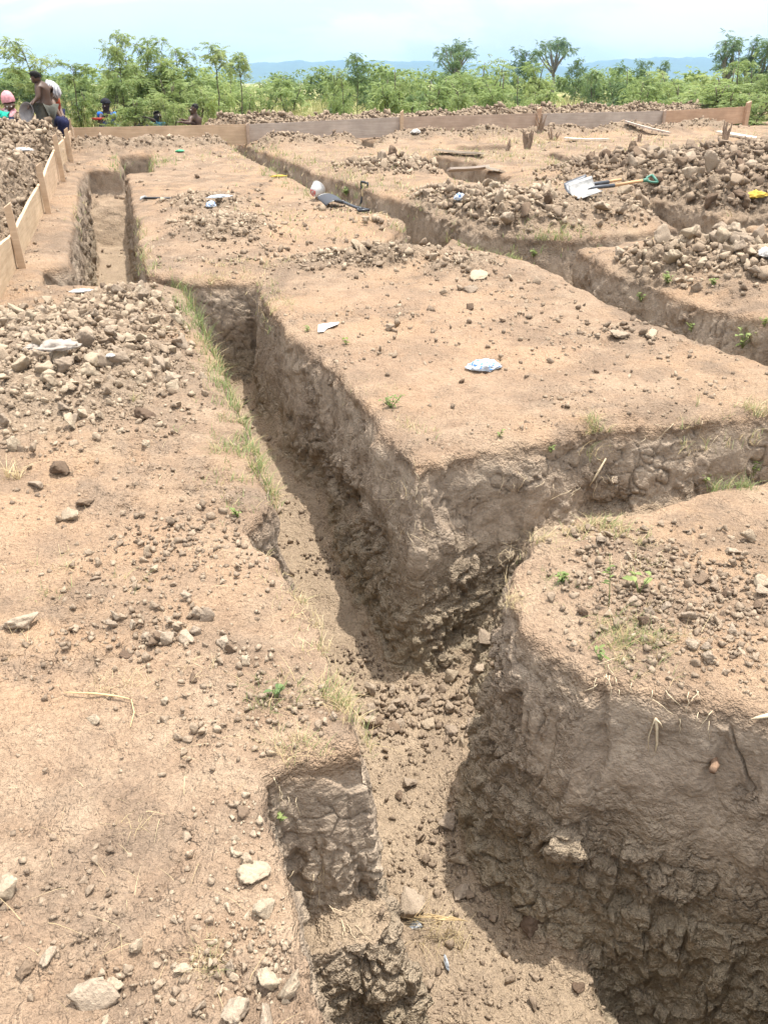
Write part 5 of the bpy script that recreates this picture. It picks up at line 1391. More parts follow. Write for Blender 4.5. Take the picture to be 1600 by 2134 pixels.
weed(575, 1455, .06, 3, 2, .032, 'dark green broad blades on the left bank', LEAF_D, (.3, .9), .8, 6)
weed(1570, 990, .10, 6, 6, .03, 'leafy green weed at the picture edge on the far lip of the block', LEAF, (.4, .9), .8, 7)
weed(1470, 1005, .08, 5, 4, .026, 'spreading weed at the shaded lip of the near right block', LEAF, (.3, .9), 1.0, 8)
weed(1390, 590, .10, 8, 7, .03, 'green weed mat on the lip of the pale heap block', LEAF, (.4, 1), .9, 9)
weed(1335, 628, .09, 6, 6, .032, 'leafy weeds hanging in the right hand trench', LEAF, (.3, .9), 1.0, 10)
weed(1485, 592, .06, 5, 6, .03, 'small weed growing between clods and trench on the right', LEAF, (.5, 1), .8, 11)
weed(1440, 690, .08, 4, 5, .03, 'small green weed low on the right hand trench wall', LEAF, (.4, .9), .8, 12)
weed(1545, 725, .16, 12, 2, .05, 'thin bladed green tuft at the lip of the right hand trench', LEAF, (.4, 1), .9, 13)
weed(1592, 680, .08, 4, 5, .03, 'pale flowering weed at the picture edge above the right hand trench', LEAF_Y, (.3, .9), .8, 14)
weed(640, 690, .06, 3, 4, .025, 'sprig of green just above the shaded wall of the central block', LEAF, (.4, .9), .8, 15)
weed(722, 718, .06, 3, 3, .03, 'sprig of pale green leaves below the paper strip', LEAF_Y, (.3, .8), .7, 16)
weed(815, 850, .08, 8, 7, .022, 'feathery weed on the corner shoulder of the central block', LEAF, (.2, .8), .9, 17)
weed(1040, 910, .06, 3, 3, .025, 'two leaved seedling at the front lip of the central block', LEAF, (.5, 1), .8, 18)
weed(1148, 940, .05, 3, 3, .025, 'tiny seedling on the front face of the central block', LEAF, (.5, 1), .8, 19)
weed(722, 408, .14, 8, 8, .045, 'green leafy weed on the long block near the standing shovel', LEAF, (.2, .8), .9, 20)
weed(583, 1708, .05, 3, 3, .02, 'tiny clover sprig on the lip beside the square cut notch', LEAF, (.4, .9), .8, 21)
weed(1110, 535, .09, 6, 6, .035, 'bright weed on the lip opposite the trench branch', LEAF, (.4, 1), .8, 22)

# broken dry stalk on the left bank
mb = MB(); pts = [P(135, 1445), P(200, 1449), P(245, 1457), P(272, 1463)]
mb.tube([Vector((p[0], p[1], ground_z(p[0], p[1])+.012)) for p in pts], [.0015, .003, .003, .0015], 6)
pts = [P(275, 1463), P(281, 1490), P(273, 1520)]
mb.tube([Vector((p[0], p[1], ground_z(p[0], p[1])+.010)) for p in pts], [.0018, .002, .001], 6)
STALK = plain('dry_stalk', (0.52, 0.38, 0.20), 0.8, 0.15, 40)
tag(mb.build('dry_stalk', STALK, None, True), 'bent dry stalk lying in an L shape on the left bank', 'stalk')
mb = MB()
for q in range(9):
    a = 0.4+0.22*q; p = P(985-6*q, 1928-q, -1.08); z = p[2]
    mb.tube([Vector((p[0]-.02*math.cos(a), p[1], z+.02)), Vector((p[0]-.08-.02*q*.3, p[1]+.01*math.sin(a*5), z+.035)), Vector((p[0]-.15+.01*q, p[1]-.02+.012*q, z+.025))], [.001, .002, .0008], 5)
tag(mb.build('straw_bunch', STALK, None, True), 'splayed bunch of dry straw on the trench floor', 'straw')

# ---- trees
def frond(r_, L, pairs, lw, ll, droop):
    """feather leaf: leaflets in pairs along a drooping rib, pointing along +X"""
    V, F = [], []
    for k in range(pairs):
        f = (k+0.7)/pairs; x = L*f*(1-.18*droop*f); z = -droop*L*f*f*.75
        for s in (-1, 1):
            l = ll*(1-.45*f)*r_.uniform(.8, 1.2); a = s*(1.15-.5*f)+r_.uniform(-.15, .15)
            dx, dy = math.cos(a)*l, math.sin(a)*l; dz = -l*(.25+.5*droop)*r_.uniform(.6, 1.3)
            px_, py_ = -math.sin(a)*lw/2, math.cos(a)*lw/2
            b = len(V)
            V += [(x, 0, z), (x+dx*.5+px_, dy*.5+py_, z+dz*.35), (x+dx, dy, z+dz), (x+dx*.5-px_, dy*.5-py_, z+dz*.35)]
            F.append((b, b+1, b+2, b+3))
    return np.array(V), np.array(F)
FR = [frond(np.random.default_rng(k), 1, 5, .17, .38, .45+.15*k) for k in range(5)]
def crown_from(r_, centres, nf, size, mesh_name, mat, ygrad=None):
    Vs, Fs, Ts, b = [], [], [], 0
    lo = min(c[2] for c, _ in centres); hi = max(c[2] for c, _ in centres)+.01
    for c, rad in centres:
        base = r_.uniform(.25, .75)
        for k in range(nf):
            V, F = FR[r_.integers(len(FR))]
            L = size*r_.uniform(.7, 1.25)
            az = r_.uniform(0, 6.28); el_ = r_.uniform(-.7, 1.1)
            off = np.array([math.cos(az)*math.cos(el_), math.sin(az)*math.cos(el_), math.sin(el_)*.8])*rad*r_.uniform(.1, 1)
            M_ = np.array(Euler((r_.uniform(-.9, .9), -el_*.6+r_.uniform(-.4, .6), az+r_.uniform(-.7, .7))).to_matrix())
            W = (V*L) @ M_.T + np.array(c)+off
            Vs.append(W); Fs.append(F+b); b += len(W)
            Ts.append(np.full(len(W), np.clip(base+r_.normal(0, .16), 0, 1)))
    me = mesh_np(mesh_name, np.concatenate(Vs), np.concatenate(Fs), mat, smooth=False); attr(me, 'tint', np.concatenate(Ts)); return me
def bent(p0, p1, r_, k=5, wob=.06):
    L = (p1-p0).length; out = []
    o = Vector((r_.uniform(-1, 1), r_.uniform(-1, 1), r_.uniform(-.3, .3)))*wob*L
    for i in range(k+1):
        f = i/k; out.append(p0.lerp(p1, f)+o*math.sin(math.pi*f)+Vector((r_.normal(), r_.normal(), 0))*wob*.12*L*(0 < i < k))
    return out
def make_sapling(seed, h=3.0, lean=(0, 0), first=.38, nl=9, spread=.32, fsize=.28, nf=10, mat=None):
    r_ = np.random.default_rng(seed); mb = MB(); cen = []
    tp = Vector((lean[0]*h, lean[1]*h, h*.93)); tr = bent(Vector((0, 0, -.1)), tp, r_, 8, .04)
    mb.tube(tr, [h*.0085*(1-.8*i/8)+.004 for i in range(9)], 6)
    cen.append((tp, .10*h*.5)); cen.append((tr[7], .13*h*.5))
    for k in range(nl):
        f = first+(1-first)*(k+r_.uniform(.1, .9))/nl*.93; i_ = min(int(f*8), 7); b = tr[i_].lerp(tr[i_+1], f*8-i_)
        a = k*2.4+r_.uniform(-.6, .6); L = h*spread*(1.15-.75*f)*r_.uniform(.6, 1.25)
        e = b+Vector((math.cos(a)*L, math.sin(a)*L, L*r_.uniform(.25, .8)))
        br = bent(b, e, r_, 3, .1); mb.tube(br, [h*.004*(1-.2*i)+.002 for i in range(4)], 5)
        cen.append((e, .07*h*r_.uniform(.5, 1.2)))
        if r_.uniform() < .8: cen.append((br[2]+Vector((0, 0, -.03*h)), .06*h))
    return mb, crown_from(r_, [(np.array(c), q) for c, q in cen], nf, fsize, 'crown', mat or LEAF)
def make_bush(seed, h=2.0, w=2.0, n=26, fsize=.30, nf=8, mat=None, lumps=4):
    r_ = np.random.default_rng(seed); mb = MB(); cen = []
    tops = [Vector((r_.uniform(-.5, .5)*w*.75, r_.uniform(-.5, .5)*w*.6, h*r_.uniform(.55, 1))) for _ in range(lumps)]
    for tp in tops:
        b = Vector((tp.x*.25, tp.y*.25, -.05)); br = bent(b, tp, r_, 5, .08); mb.tube(br, [h*.013*(1-.15*i)+.004 for i in range(6)], 5)
        for k in range(max(2, n//lumps)):
            f = r_.uniform(.07, 1.0); i_ = min(int(f*5), 4); p = br[i_].lerp(br[i_+1], f*5-i_)
            a = r_.uniform(0, 6.28); L = w*.25*r_.uniform(.3, 1.1)*(1.2-.55*f)
            e = p+Vector((math.cos(a)*L, math.sin(a)*L, L*r_.uniform(-.15, .55)))
            if r_.uniform() < .5: mb.tube([p, p.lerp(e, .5)+Vector((0, 0, .02*h)), e], [.009, .006, .003], 4)
            cen.append((np.array(e), .10*h*r_.uniform(.6, 1.4)))
    return mb, crown_from(r_, cen, nf, fsize, 'crown', mat or LEAF)
TEMPL = {}
def templ(key, maker):
    mb, crown = maker
    me = bpy.data.meshes.new('trunk'); me.from_pydata(mb.V, [], mb.F); me.materials.append(BARK); me.polygons.foreach_set('use_smooth', np.ones(len(me.polygons), bool))
    zs = np.array([v.co.z for v in crown.vertices]); xs = np.array([v.co.x for v in crown.vertices])
    TEMPL[key] = (me, crown, float(np.percentile(zs, 99.7)), float(np.percentile(xs, 99)-np.percentile(xs, 1)))
for k in range(6): templ(('sapling', k), make_sapling(20+k, 3.0, ((.05, 0), (-.08, .02), (.02, 0), (.12, 0), (-.03, .05), (0, 0))[k], (.35, .45, .3, .55, .4, .25)[k], (10, 8, 11, 6, 9, 12)[k], (.30, .34, .28, .24, .33, .30)[k], .22, 19))
for k in range(3): templ(('clump', k), make_sapling(40+k, 3.0, (.03*k-.02, 0), .72, 4, .26, .21, 20))
for k in range(6): templ(('bush', k), make_bush(60+k, 2.0, (2.0, 2.4, 1.7, 2.2, 1.9, 2.6)[k], (38, 46, 34, 42, 36, 52)[k], .21, 14, None, (4, 5, 3, 4, 4, 6)[k]))
for k in range(3): templ(('darkbush', k), make_bush(80+k, 2.0, (1.6, 2.0, 2.3)[k], 30, .21, 16, LEAF_D, 4))
for k in range(2): templ(('yellowbush', k), make_bush(90+k, 1.0, 1.1, 22, .22, 9, LEAF_Y, 4))
for k in range(2): templ(('darktree', k), make_sapling(95+k, 3.0, (.02, 0), .25, 15, .30, .21, 22, LEAF_D))
print('templates', time.time()-T0)
def plant(kind, k, u, vtop, vbase, Y, label, group, name='tree', wpx=None, rz=None, cat='tree'):
    """stand a tree so that its crown top shows at pixel row vtop"""
    tm, cm, th, tw = TEMPL[kind, k]
    D = ray(u, vtop); x = D[0]/D[1]*Y; gz = float(G(x, Y)); top = CAM_H+D[2]/D[1]*Y
    s = max((top-gz)/th, 0.15)
    sx = s if wpx is None else (wpx/F_PX*Y*1.02)/tw
    o = empty(name, (x, Y, gz), RNG.uniform(0, 6.28) if rz is None else rz, label, cat, group)
    o.scale = (sx, sx, s)
    link('trunk', tm, o); link('crown', cm, o)
    return o
SAP = 'slender feathery saplings behind the boards'
for kind, k, u, vt, Y, w_, lb, rz in (
  ('sapling', 1, 62, 80, 18.5, 105, 'leaning feathery sapling behind the standing man', 0.3), ('clump', 0, 150, 124, 19, 60, 'thin sapling with few drooping leaf tufts right of the standing man', 2.0),
  ('sapling', 2, 238, 64, 21, 62, 'tallest slim sapling at the left of the thicket', 1.0), ('sapling', 0, 297, 75, 21.5, 90, 'broad tall sapling next to the tallest slim one', 0.4),
  ('sapling', 4, 268, 104, 22.5, 95, 'sapling filling the gap between the two tallest', 2.2), ('sapling', 5, 365, 97, 22, 85, 'tall sapling at the middle of the thicket', 0.9),
  ('clump', 1, 438, 88, 22, 58, 'bare stemmed sapling with a round tuft on top', 0.1), ('clump', 2, 491, 108, 23, 55, 'last bare stemmed sapling at the right of the thicket', 0.7), ('sapling', 3, 335, 118, 21, 70, 'thin sapling with bare lower stem in the thicket', 1.9)):
    plant(kind, k, u, vt, None, Y, lb, SAP, 'sapling', w_, rz)
BU = 'green bushes behind the boards'
for kind, k, u, vt, Y, w_, lb in (
  ('bush', 0, 195, 150, 20, 95, 'round bush behind the bending man'), ('bush', 1, 262, 165, 21, 110, 'dense low bush at the foot of the tallest saplings'), ('bush', 2, 330, 165, 20.5, 90, 'bush above the two dark heads behind the board'),
  ('bush', 3, 395, 170, 23, 120, 'wide bush behind the seated man'), ('bush', 4, 452, 172, 30, 80, 'bush to the right of the seated man'), ('bush', 2, 262, 205, 18.6, 62, 'leafy bush half hiding the person in the dark cap'), ('bush', 5, 350, 196, 19.3, 62, 'thin bush between the dark heads and the seated man'),
  ('bush', 5, 545, 164, 50, 100, 'wide bush left of the first gap in the hedge line'), ('bush', 0, 600, 156, 48, 100, 'rounded bush below the hill crest'), ('bush', 3, 505, 182, 40, 60, 'bush at the end of the sapling thicket'),
  ('bush', 2, 690, 143, 42, 50, 'narrow bush at the right of the grassy gap'), ('bush', 4, 715, 178, 27, 66, 'bright small bush at the edge of the grassy gap'), ('bush', 1, 805, 145, 29, 125, 'large bush in the middle of the hedge line'),
  ('bush', 3, 890, 160, 29, 120, 'broad bush right of the middle one'), ('bush', 0, 850, 175, 26, 110, 'low front bush in the middle of the hedge line'), ('bush', 5, 1000, 120, 33, 150, 'tall mass of bush below the hazy trees'),
  ('bush', 1, 1045, 155, 27, 140, 'front bush on the spoil bank'), ('bush', 4, 1112, 175, 25, 95, 'bright rounded bush at the end of the spoil bank'), ('bush', 2, 1135, 130, 33, 70, 'upright bush below the wide crowned tree'),
  ('bush', 3, 1340, 165, 34, 80, 'small bush right of the dark stemmed one'), ('bush', 0, 1385, 150, 40, 100, 'bush behind the stained rear board'), ('bush', 5, 1450, 145, 36, 150, 'spreading bush left of the far right thicket'),
  ('bush', 1, 1530, 140, 27, 160, 'big bush of the far right thicket'), ('bush', 4, 1585, 125, 25, 110, 'bush cut by the picture edge in the far right thicket'), ('bush', 2, 1480, 175, 24, 110, 'low bush before the far right thicket'), ('bush', 3, 1570, 190, 22, 120, 'low bush behind the end stake'),
  ('bush', 2, 1420, 178, 30, 70, 'low bush over the reddish rear board'), ('bush', 0, 960, 185, 25, 80, 'low leafy bush touching the spoil bank')):
    plant(kind, k, u, vt, None, Y, lb, BU, 'bush', w_, None, 'bush')
for kind, k, u, vt, Y, w_, lb in (('darktree', 0, 742, 110, 33, 62, 'upright dark tree with a forked top'), ('darktree', 1, 1094, 97, 34, 70, 'pointed dark green tree left of the wide crowned one'), ('darkbush', 0, 1296, 132, 36, 58, 'bush with a bare dark stem standing in yellow grass'),
  ('darkbush', 1, 690, 195, 30, 40, 'dark low bush at the edge of the grassy gap'), ('darkbush', 2, 920, 150, 34, 70, 'dark bush behind the middle ones'), ('darktree', 1, 1340, 122, 48, 40, 'dark slim tree in front of the right hill'), ('darktree', 0, 1385, 126, 50, 36, 'dark slim tree right of its twin before the hill'),
  ('darkbush', 0, 143, 168, 40, 34, 'small dark tree beside the grey cloth'), ('darkbush', 1, 1375, 160, 38, 60, 'dark bush in yellow grass'), ('darkbush', 2, 865, 190, 27, 70, 'shaded bush under the middle ones'), ('darktree', 0, 950, 110, 45, 55, 'dark tree in front of the hazy one'),
  ('darkbush', 2, 1085, 190, 26.5, 60, 'dark bush at the right of the spoil bank'), ('darktree', 1, 1203, 120, 60, 40, 'small far tree right of the wide crowned one'), ('darkbush', 1, 1240, 148, 60, 44, 'small far bush before the right hill')):
    plant(kind, k, u, vt, None, Y, lb, 'dark trees and bushes behind the boards', 'tree', w_, None, 'tree')
for k, u, vt, Y, w_, lb in ((0, 432, 205, 21, 42, 'yellow flowering bush right of the seated man'), (1, 160, 208, 19, 40, 'pale yellow bush under the thin sapling'), (0, 1175, 232, 23, 40, 'bright low weed bush on the board at right'), (1, 228, 236, 17.6, 34, 'pale weed bush before the person in the dark cap')):
    plant('yellowbush', k, u, vt, None, Y, lb, None, 'bush', w_, None, 'bush')

# hazy tall trees farther off
def far_tree(u, vtop, vfork, wpx, Y, label, kind):
    r_ = np.random.default_rng(u); D = ray(u, vtop); x = D[0]/D[1]*Y; gz = float(G(x, Y)); H = CAM_H+D[2]/D[1]*Y-gz; W = wpx/F_PX*Y
    o = empty('tree', (x, Y, gz), 0, label, 'tree'); mb = MB(); cen = []
    fk = (CAM_H+ray(u, vfork)[2]/ray(u, vfork)[1]*Y)-gz
    mb.tube([Vector((0, 0, -.3)), Vector((.02*W, 0, fk*.5)), Vector((0, 0, fk))], [H*.05, H*.035, H*.03], 9)
    for k in range(13 if kind == 'wide' else 9):
        a = k*2.4; f = (k+.5)/13
        e = Vector((math.cos(a)*W*.46*math.sqrt(f), math.sin(a)*W*.40*math.sqrt(f), fk+(H-fk)*((.92-.5*f*f) if kind == 'wide' else r_.uniform(.1, .95))))
        br = bent(Vector((0, 0, fk*r_.uniform(.7, 1))), e, r_, 4, .10); mb.tube(br, [H*.022*(1-.2*i)+.02 for i in range(5)], 6)
        for q in range(5): cen.append((np.array(e)+r_.normal(0, 1, 3)*np.array([W*.09, W*.09, H*.045]), H*.07))
    mb.build('trunk', BARK_G, o, True)
    link('crown', crown_from(r_, cen, 9, H*.085, 'crown', LEAF_D), o)
far_tree(1158, 86, 148, 78, 150, 'wide crowned spreading tree alone on the skyline', 'wide')
far_tree(952, 92, 150, 76, 130, 'grey hazy tree above the tall mass of bush', 'wide')
far_tree(1525, 72, 160, 66, 75, 'thin open tree at the top of the far right thicket', 'open')
far_tree(1568, 82, 160, 44, 70, 'ragged open tree right of the thin one', 'open')
far_tree(1598, 88, 170, 40, 60, 'dark open tree cut by the picture edge', 'open')
far_tree(20, 178, 195, 50, 120, 'grey rounded tree on the plain at the far left', 'wide')
# the scrub on the plain: one mass
n = 230; parts_V, parts_F, parts_T, b0_ = [], [], [], 0
r_ = np.random.default_rng(3)
for q in range(n):
    Y = 62+r_.uniform(0, 1)**1.4*200; x = r_.uniform(-.56, .56)*Y
    if Y < 75 and (abs(x/Y+.10) < .035 or abs(x/Y-.235) < .05): continue
    src = TEMPL[('bush', int(r_.integers(6)))][1]; cnt_ = len(src.vertices)
    co = np.empty(cnt_*3, np.float32); src.vertices.foreach_get('co', co); co = co.reshape(-1, 3)
    fp = np.arange(0, cnt_, 4)[r_.uniform(0, 1, cnt_//4) < .14]; idx = (fp[:, None]+np.arange(4)).ravel(); cc = co[idx]
    ctr = cc.reshape(-1, 4, 3).mean(1).repeat(4, 0); cc = ctr+(cc-ctr)*2.6
    s_ = r_.uniform(.8, 1.7); a = r_.uniform(0, 6.28)
    W = np.stack([cc[:, 0]*math.cos(a)-cc[:, 1]*math.sin(a), cc[:, 0]*math.sin(a)+cc[:, 1]*math.cos(a), cc[:, 2]], 1)*np.array([s_*1.3, s_*1.3, s_])
    W += np.array([x, Y, float(G(x, Y))]); parts_V.append(W); parts_F.append(np.arange(len(W)).reshape(-1, 4)+b0_); b0_ += len(W); parts_T.append(np.full(len(W), r_.uniform(.1, .9)))
me = mesh_np('far_scrub', np.concatenate(parts_V), np.concatenate(parts_F), LEAF, smooth=False); attr(me, 'tint', np.concatenate(parts_T))
tag(link('far_scrub', me), 'far scrub of low bushes spread over the plain', 'scrub', None, 'stuff')
print('veg', time.time()-T0)
# ------------------------------------------------------------------ the workers resting behind the boards
def skin_mat(name, col):
    m = plain(name, col, 0.5, 0.10, 12, 0.0, 0, 0.35); return m
SKIN = skin_mat('skin_deep_brown', (0.085, 0.050, 0.034)); SKIN2 = skin_mat('skin_brown', (0.12, 0.07, 0.045)); SKIN3 = skin_mat('skin_dark', (0.045, 0.030, 0.024))
HAIR = plain('hair_black', (0.012, 0.011, 0.010), 0.8, 0.3, 60, 0.5)
def cloth(name, col, var=0.2, scale=18): return plain(name, col, 0.85, var, scale, 0.5, 0, 0.15)
EYE = plain('eye_white', (0.55, 0.50, 0.45), 0.3, 0.05)
def grow(name, J, edges, root_, mat, extra=0.0, sub=2):
    """one smooth surface grown over connected joints: J[name] = (Vector, radius)"""
    names = sorted({n for e in edges for n in e}); idx = {n: i for i, n in enumerate(names)}
    me = bpy.data.meshes.new(name); bm = bmesh.new(); sk = bm.verts.layers.skin.verify()
    vs = []
    for n in names:
        v = bm.verts.new(J[n][0]); r = J[n][1]+extra; v[sk].radius = (r, r); v[sk].use_root = (n == root_); vs.append(v)
    for a, b in edges: bm.edges.new((vs[idx[a]], vs[idx[b]]))
    bm.to_mesh(me); bm.free()
    o = bpy.data.objects.new(name, me); COL.objects.link(o)
    m = o.modifiers.new('skin', 'SKIN'); m.use_smooth_shade = True; m.branch_smoothing = 0.4
    s = o.modifiers.new('sub', 'SUBSURF'); s.levels = sub; s.render_levels = sub
    bpy.context.view_layer.update(); d = bpy.context.evaluated_depsgraph_get()
    out = bpy.data.meshes.new_from_object(o.evaluated_get(d)); out.name = name
    bpy.data.objects.remove(o); bpy.data.meshes.remove(me)
    out.materials.clear(); out.materials.append(mat)
    return out
def person(label, Y, J2, edges, root_, skin, face, clothes=(), hair='hair', group='workers resting behind the boards', dY=0.0):
    """J2: joint -> (pixel u, pixel v, metres further away, radius)"""
    J = {n: (at(u, v, Y+dy), r) for n, (u, v, dy, r) in J2.items()}
    org = Vector((J[root_][0].x, J[root_][0].y, float(G(J[root_][0].x, J[root_][0].y))))
    J = {n: (p-org, r) for n, (p, r) in J.items()}
    f = Vector(face).normalized(); side = f.cross(Vector((0, 0, 1))).normalized(); E = list(edges)
    # head: neck -> jaw -> skull -> crown, with ears and nose as small branches
    hc = J['head'][0]; up = (J['head'][0]-J['neck'][0]).normalized()
    J['head'] = (hc, 0.088); J['crown'] = (hc+up*0.075, 0.062); E += [('neck', 'head'), ('head', 'crown')]
    J['jaw'] = (hc-up*0.055+f*0.045, 0.05); E.append(('head', 'jaw'))
    J['chin'] = (hc-up*0.095+f*0.072, 0.024); E.append(('jaw', 'chin'))
    J['nose'] = (hc-up*0.018+f*0.105, 0.014); E.append(('head', 'nose'))
    for s, n in ((1, 'ear_a'), (-1, 'ear_b')): J[n] = (hc+side*s*0.092-f*0.012-up*0.012, 0.015); E.append(('head', n))
    # hands: palm and five fingers of unequal length, a little curled
    for h in [n for n in list(J) if n.startswith('hand')]:
        w = 'wrist'+h[4:]; d = (J[h][0]-J[w][0]).normalized(); sd_h = d.cross(Vector((0, 0, 1))).normalized(); nrm = sd_h.cross(d)
        J[h] = (J[w][0]+d*0.075, 0.026); E.append((w, h))
        for k, (o_, L) in enumerate(((-.030, .060), (-.011, .075), (.008, .070), (.026, .052))):
            a = f'{h}_f{k}'; b = f'{h}_g{k}'
            J[a] = (J[h][0]+sd_h*o_+d*(0.03+L*.5), 0.009); J[b] = (J[a][0]+d*L*.45-nrm*L*.35, 0.007); E += [(h, a), (a, b)]
        J[h+'_t'] = (J[w][0]+d*0.045-sd_h*0.045, 0.010); J[h+'_u'] = (J[h+'_t'][0]+d*0.035-nrm*.012, 0.008); E += [(w, h+'_t'), (h+'_t', h+'_u')]
    o = link('person', grow('person', J, E, root_, skin)); o.location = org
    tag(o, label, 'person', group)
    for nm, mat, ed, ex in clothes:
        link(nm, grow(nm, J, ed, ed[0][0], mat, ex), o)
    if hair:
        V_, F_ = ico(3); V_ = V_*np.array([.083, .092, .088])
        R_ = np.array(Matrix((side, f, up)).transposed())
        keep = ((V_[:, 2] > 0.0) | ((V_[:, 1] < -0.02) & (V_[:, 2] > -0.05))) & ~((V_[:, 1] > 0.035) & (V_[:, 2] < 0.058))
        Fk = F_[keep[F_].all(1)]
        W = V_ @ R_.T + np.array(hc+up*0.014-f*0.008)
        link('hair', mesh_np('hair', W, Fk, hair if not isinstance(hair, str) else HAIR), o)
    mb = MB()
    for s in (-1, 1):
        V_, F_ = ico(2); c = hc+f*0.080+side*s*0.032+up*0.008
        mb.add([Vector(v*0.012)+c for v in V_], [tuple(q) for q in F_])
    mb.build('eyes', EYE, o, True)
    return o, J, org
def feet(Y, x_u, v_guess): 
    D = ray(x_u, v_guess); x = D[0]/D[1]*Y; return float(G(x, Y))
def vz(u, z, Y):
    """pixel row at which height z shows at distance Y"""
    lo, hi = 0.0, 2000.0
    for _ in range(50):
        m = (lo+hi)/2
        if at(u, m, Y).z > z: lo = m
        else: hi = m
    return lo
TORSO = [('pelvis', 'belly'), ('belly', 'chest'), ('chest', 'upper'), ('upper', 'neck')]
ARMS = [('upper', 'sh_a'), ('sh_a', 'el_a'), ('el_a', 'wrist_a'), ('upper', 'sh_b'), ('sh_b', 'el_b'), ('el_b', 'wrist_b')]
LEGS = [('pelvis', 'hip_a'), ('hip_a', 'kn_a'), ('kn_a', 'an_a'), ('an_a', 'toe_a'), ('pelvis', 'hip_b'), ('hip_b', 'kn_b'), ('kn_b', 'an_b'), ('an_b', 'toe_b')]
HIPS = [('pelvis', 'hip_a'), ('hip_a', 'kn_a'), ('kn_a', 'an_a'), ('pelvis', 'hip_b'), ('hip_b', 'kn_b'), ('kn_b', 'an_b')]

# standing man, back to the camera, head bowed to the left
Y = 15.0; gz = feet(Y, 95, 250)-0.02
vf = vz(93, gz+0.05, Y)
J2 = dict(pelvis=(94, 222, 0, .125), belly=(92.5, 207, 0, .108), chest=(91, 190, 0, .128), upper=(88, 177, 0, .095), neck=(81.5, 171, -.02, .055), head=(75, 161.5, -.05, .09),
          sh_a=(78.5, 181, -.10, .058), el_a=(80.5, 204, -.16, .043), wrist_a=(71, 211, -.20, .031), hand_a=(68, 214, -.22, .026),
          sh_b=(102, 180, .10, .058), el_b=(106, 203, .12, .043), wrist_b=(101, 218, .02, .031), hand_b=(99, 222, -.02, .026),
          hip_a=(88, 228, -.07, .098), kn_a=(89, (228+vf)/2, -.12, .066), an_a=(90, vf, -.04, .046), toe_a=(86, vf+1, -.18, .036),
          hip_b=(101, 228, .06, .098), kn_b=(103, (228+vf)/2, .04, .066), an_b=(102, vf, .12, .046), toe_b=(98, vf+1, -.02, .036))
person('standing shirtless man in mud grey trousers seen from behind, head bowed', Y, J2, TORSO+ARMS+LEGS, 'pelvis', SKIN, (-.75, .35, -.35),
       [('trousers', cloth('grey_trousers', (0.085, 0.085, 0.070), .4, 9), HIPS, .009)])
# bending man behind him, pale cloth over head and shoulders, navy trousers
Y = 15.6; gz = feet(Y, 120, 250); vf = vz(122, gz+0.05, Y)
J2 = dict(pelvis=(111, 240, .25, .13), belly=(110.5, 226, .2, .12), chest=(110, 210, .15, .13), upper=(109, 199, .1, .10), neck=(111, 193, .05, .055), head=(114, 187, 0, .09),
          sh_a=(106, 204, -.10, .058), el_a=(116, 225, -.2, .043), wrist_a=(126, 242, -.25, .031), hand_a=(129, 247, -.26, .026), sh_b=(118, 203, .25, .055), el_b=(124, 222, .3, .04), wrist_b=(130, 240, .1, .03), hand_b=(132, 245, .05, .026),
          hip_a=(108, 244, .05, .10), kn_a=(133, 254, -.30, .078), an_a=(124, vf-2, -.15, .046), toe_a=(128, vf, -.3, .036), hip_b=(117, 244, .35, .10), kn_b=(136, 252, .10, .075), an_b=(128, vf-2, .15, .046), toe_b=(132, vf, .05, .036))
o, J, org = person('bending person in navy trousers reaching a long bare arm down to the right', Y, J2, TORSO+ARMS+LEGS, 'pelvis', SKIN2, (.7, -.3, -.5),
       [('trousers', cloth('navy_trousers', (0.018, 0.020, 0.055)), HIPS, .018), ('shirt', cloth('rust_shirt', (0.28, 0.06, 0.03)), [('pelvis', 'belly'), ('belly', 'chest'), ('chest', 'upper')], .016)])
V_, F_ = ico(4); wr = 0.10*fbm(V_[:, 0]*3, V_[:, 1]*3, V_[:, 2]*2, 3); V_ = V_*(1+wr)[:, None]*np.array([.118, .14, .145])
V_ = V_[:]; V_[:, 2] = np.where(V_[:, 2] < -.02, V_[:, 2]*0.9, V_[:, 2])
shear = V_.copy(); shear[:, 0] = V_[:, 0]-0.32*V_[:, 2]
m_, t_, b_s = nt('striped_cloth'); tcn = N(t_, 'ShaderNodeTexCoord'); wv = N(t_, 'ShaderNodeTexWave'); wv.inputs['Scale'].default_value = 9; wv.inputs['Distortion'].default_value = 2.0
t_.links.new(tcn.outputs['Object'], wv.inputs['Vector']); rr_ = ramp(t_, [(0.3, (0.24, 0.24, 0.26)), (0.7, (0.48, 0.47, 0.48))]); t_.links.new(wv.outputs['Fac'], rr_.inputs[0]); t_.links.new(rr_.outputs[0], b_s.inputs['Base Color']); b_s.inputs['Roughness'].default_value = .9
cl = link('head_cloth', mesh_np('head_cloth', shear, F_, m_), o); cl.location = J['head'][0]+Vector((-.02, -.02, .0))
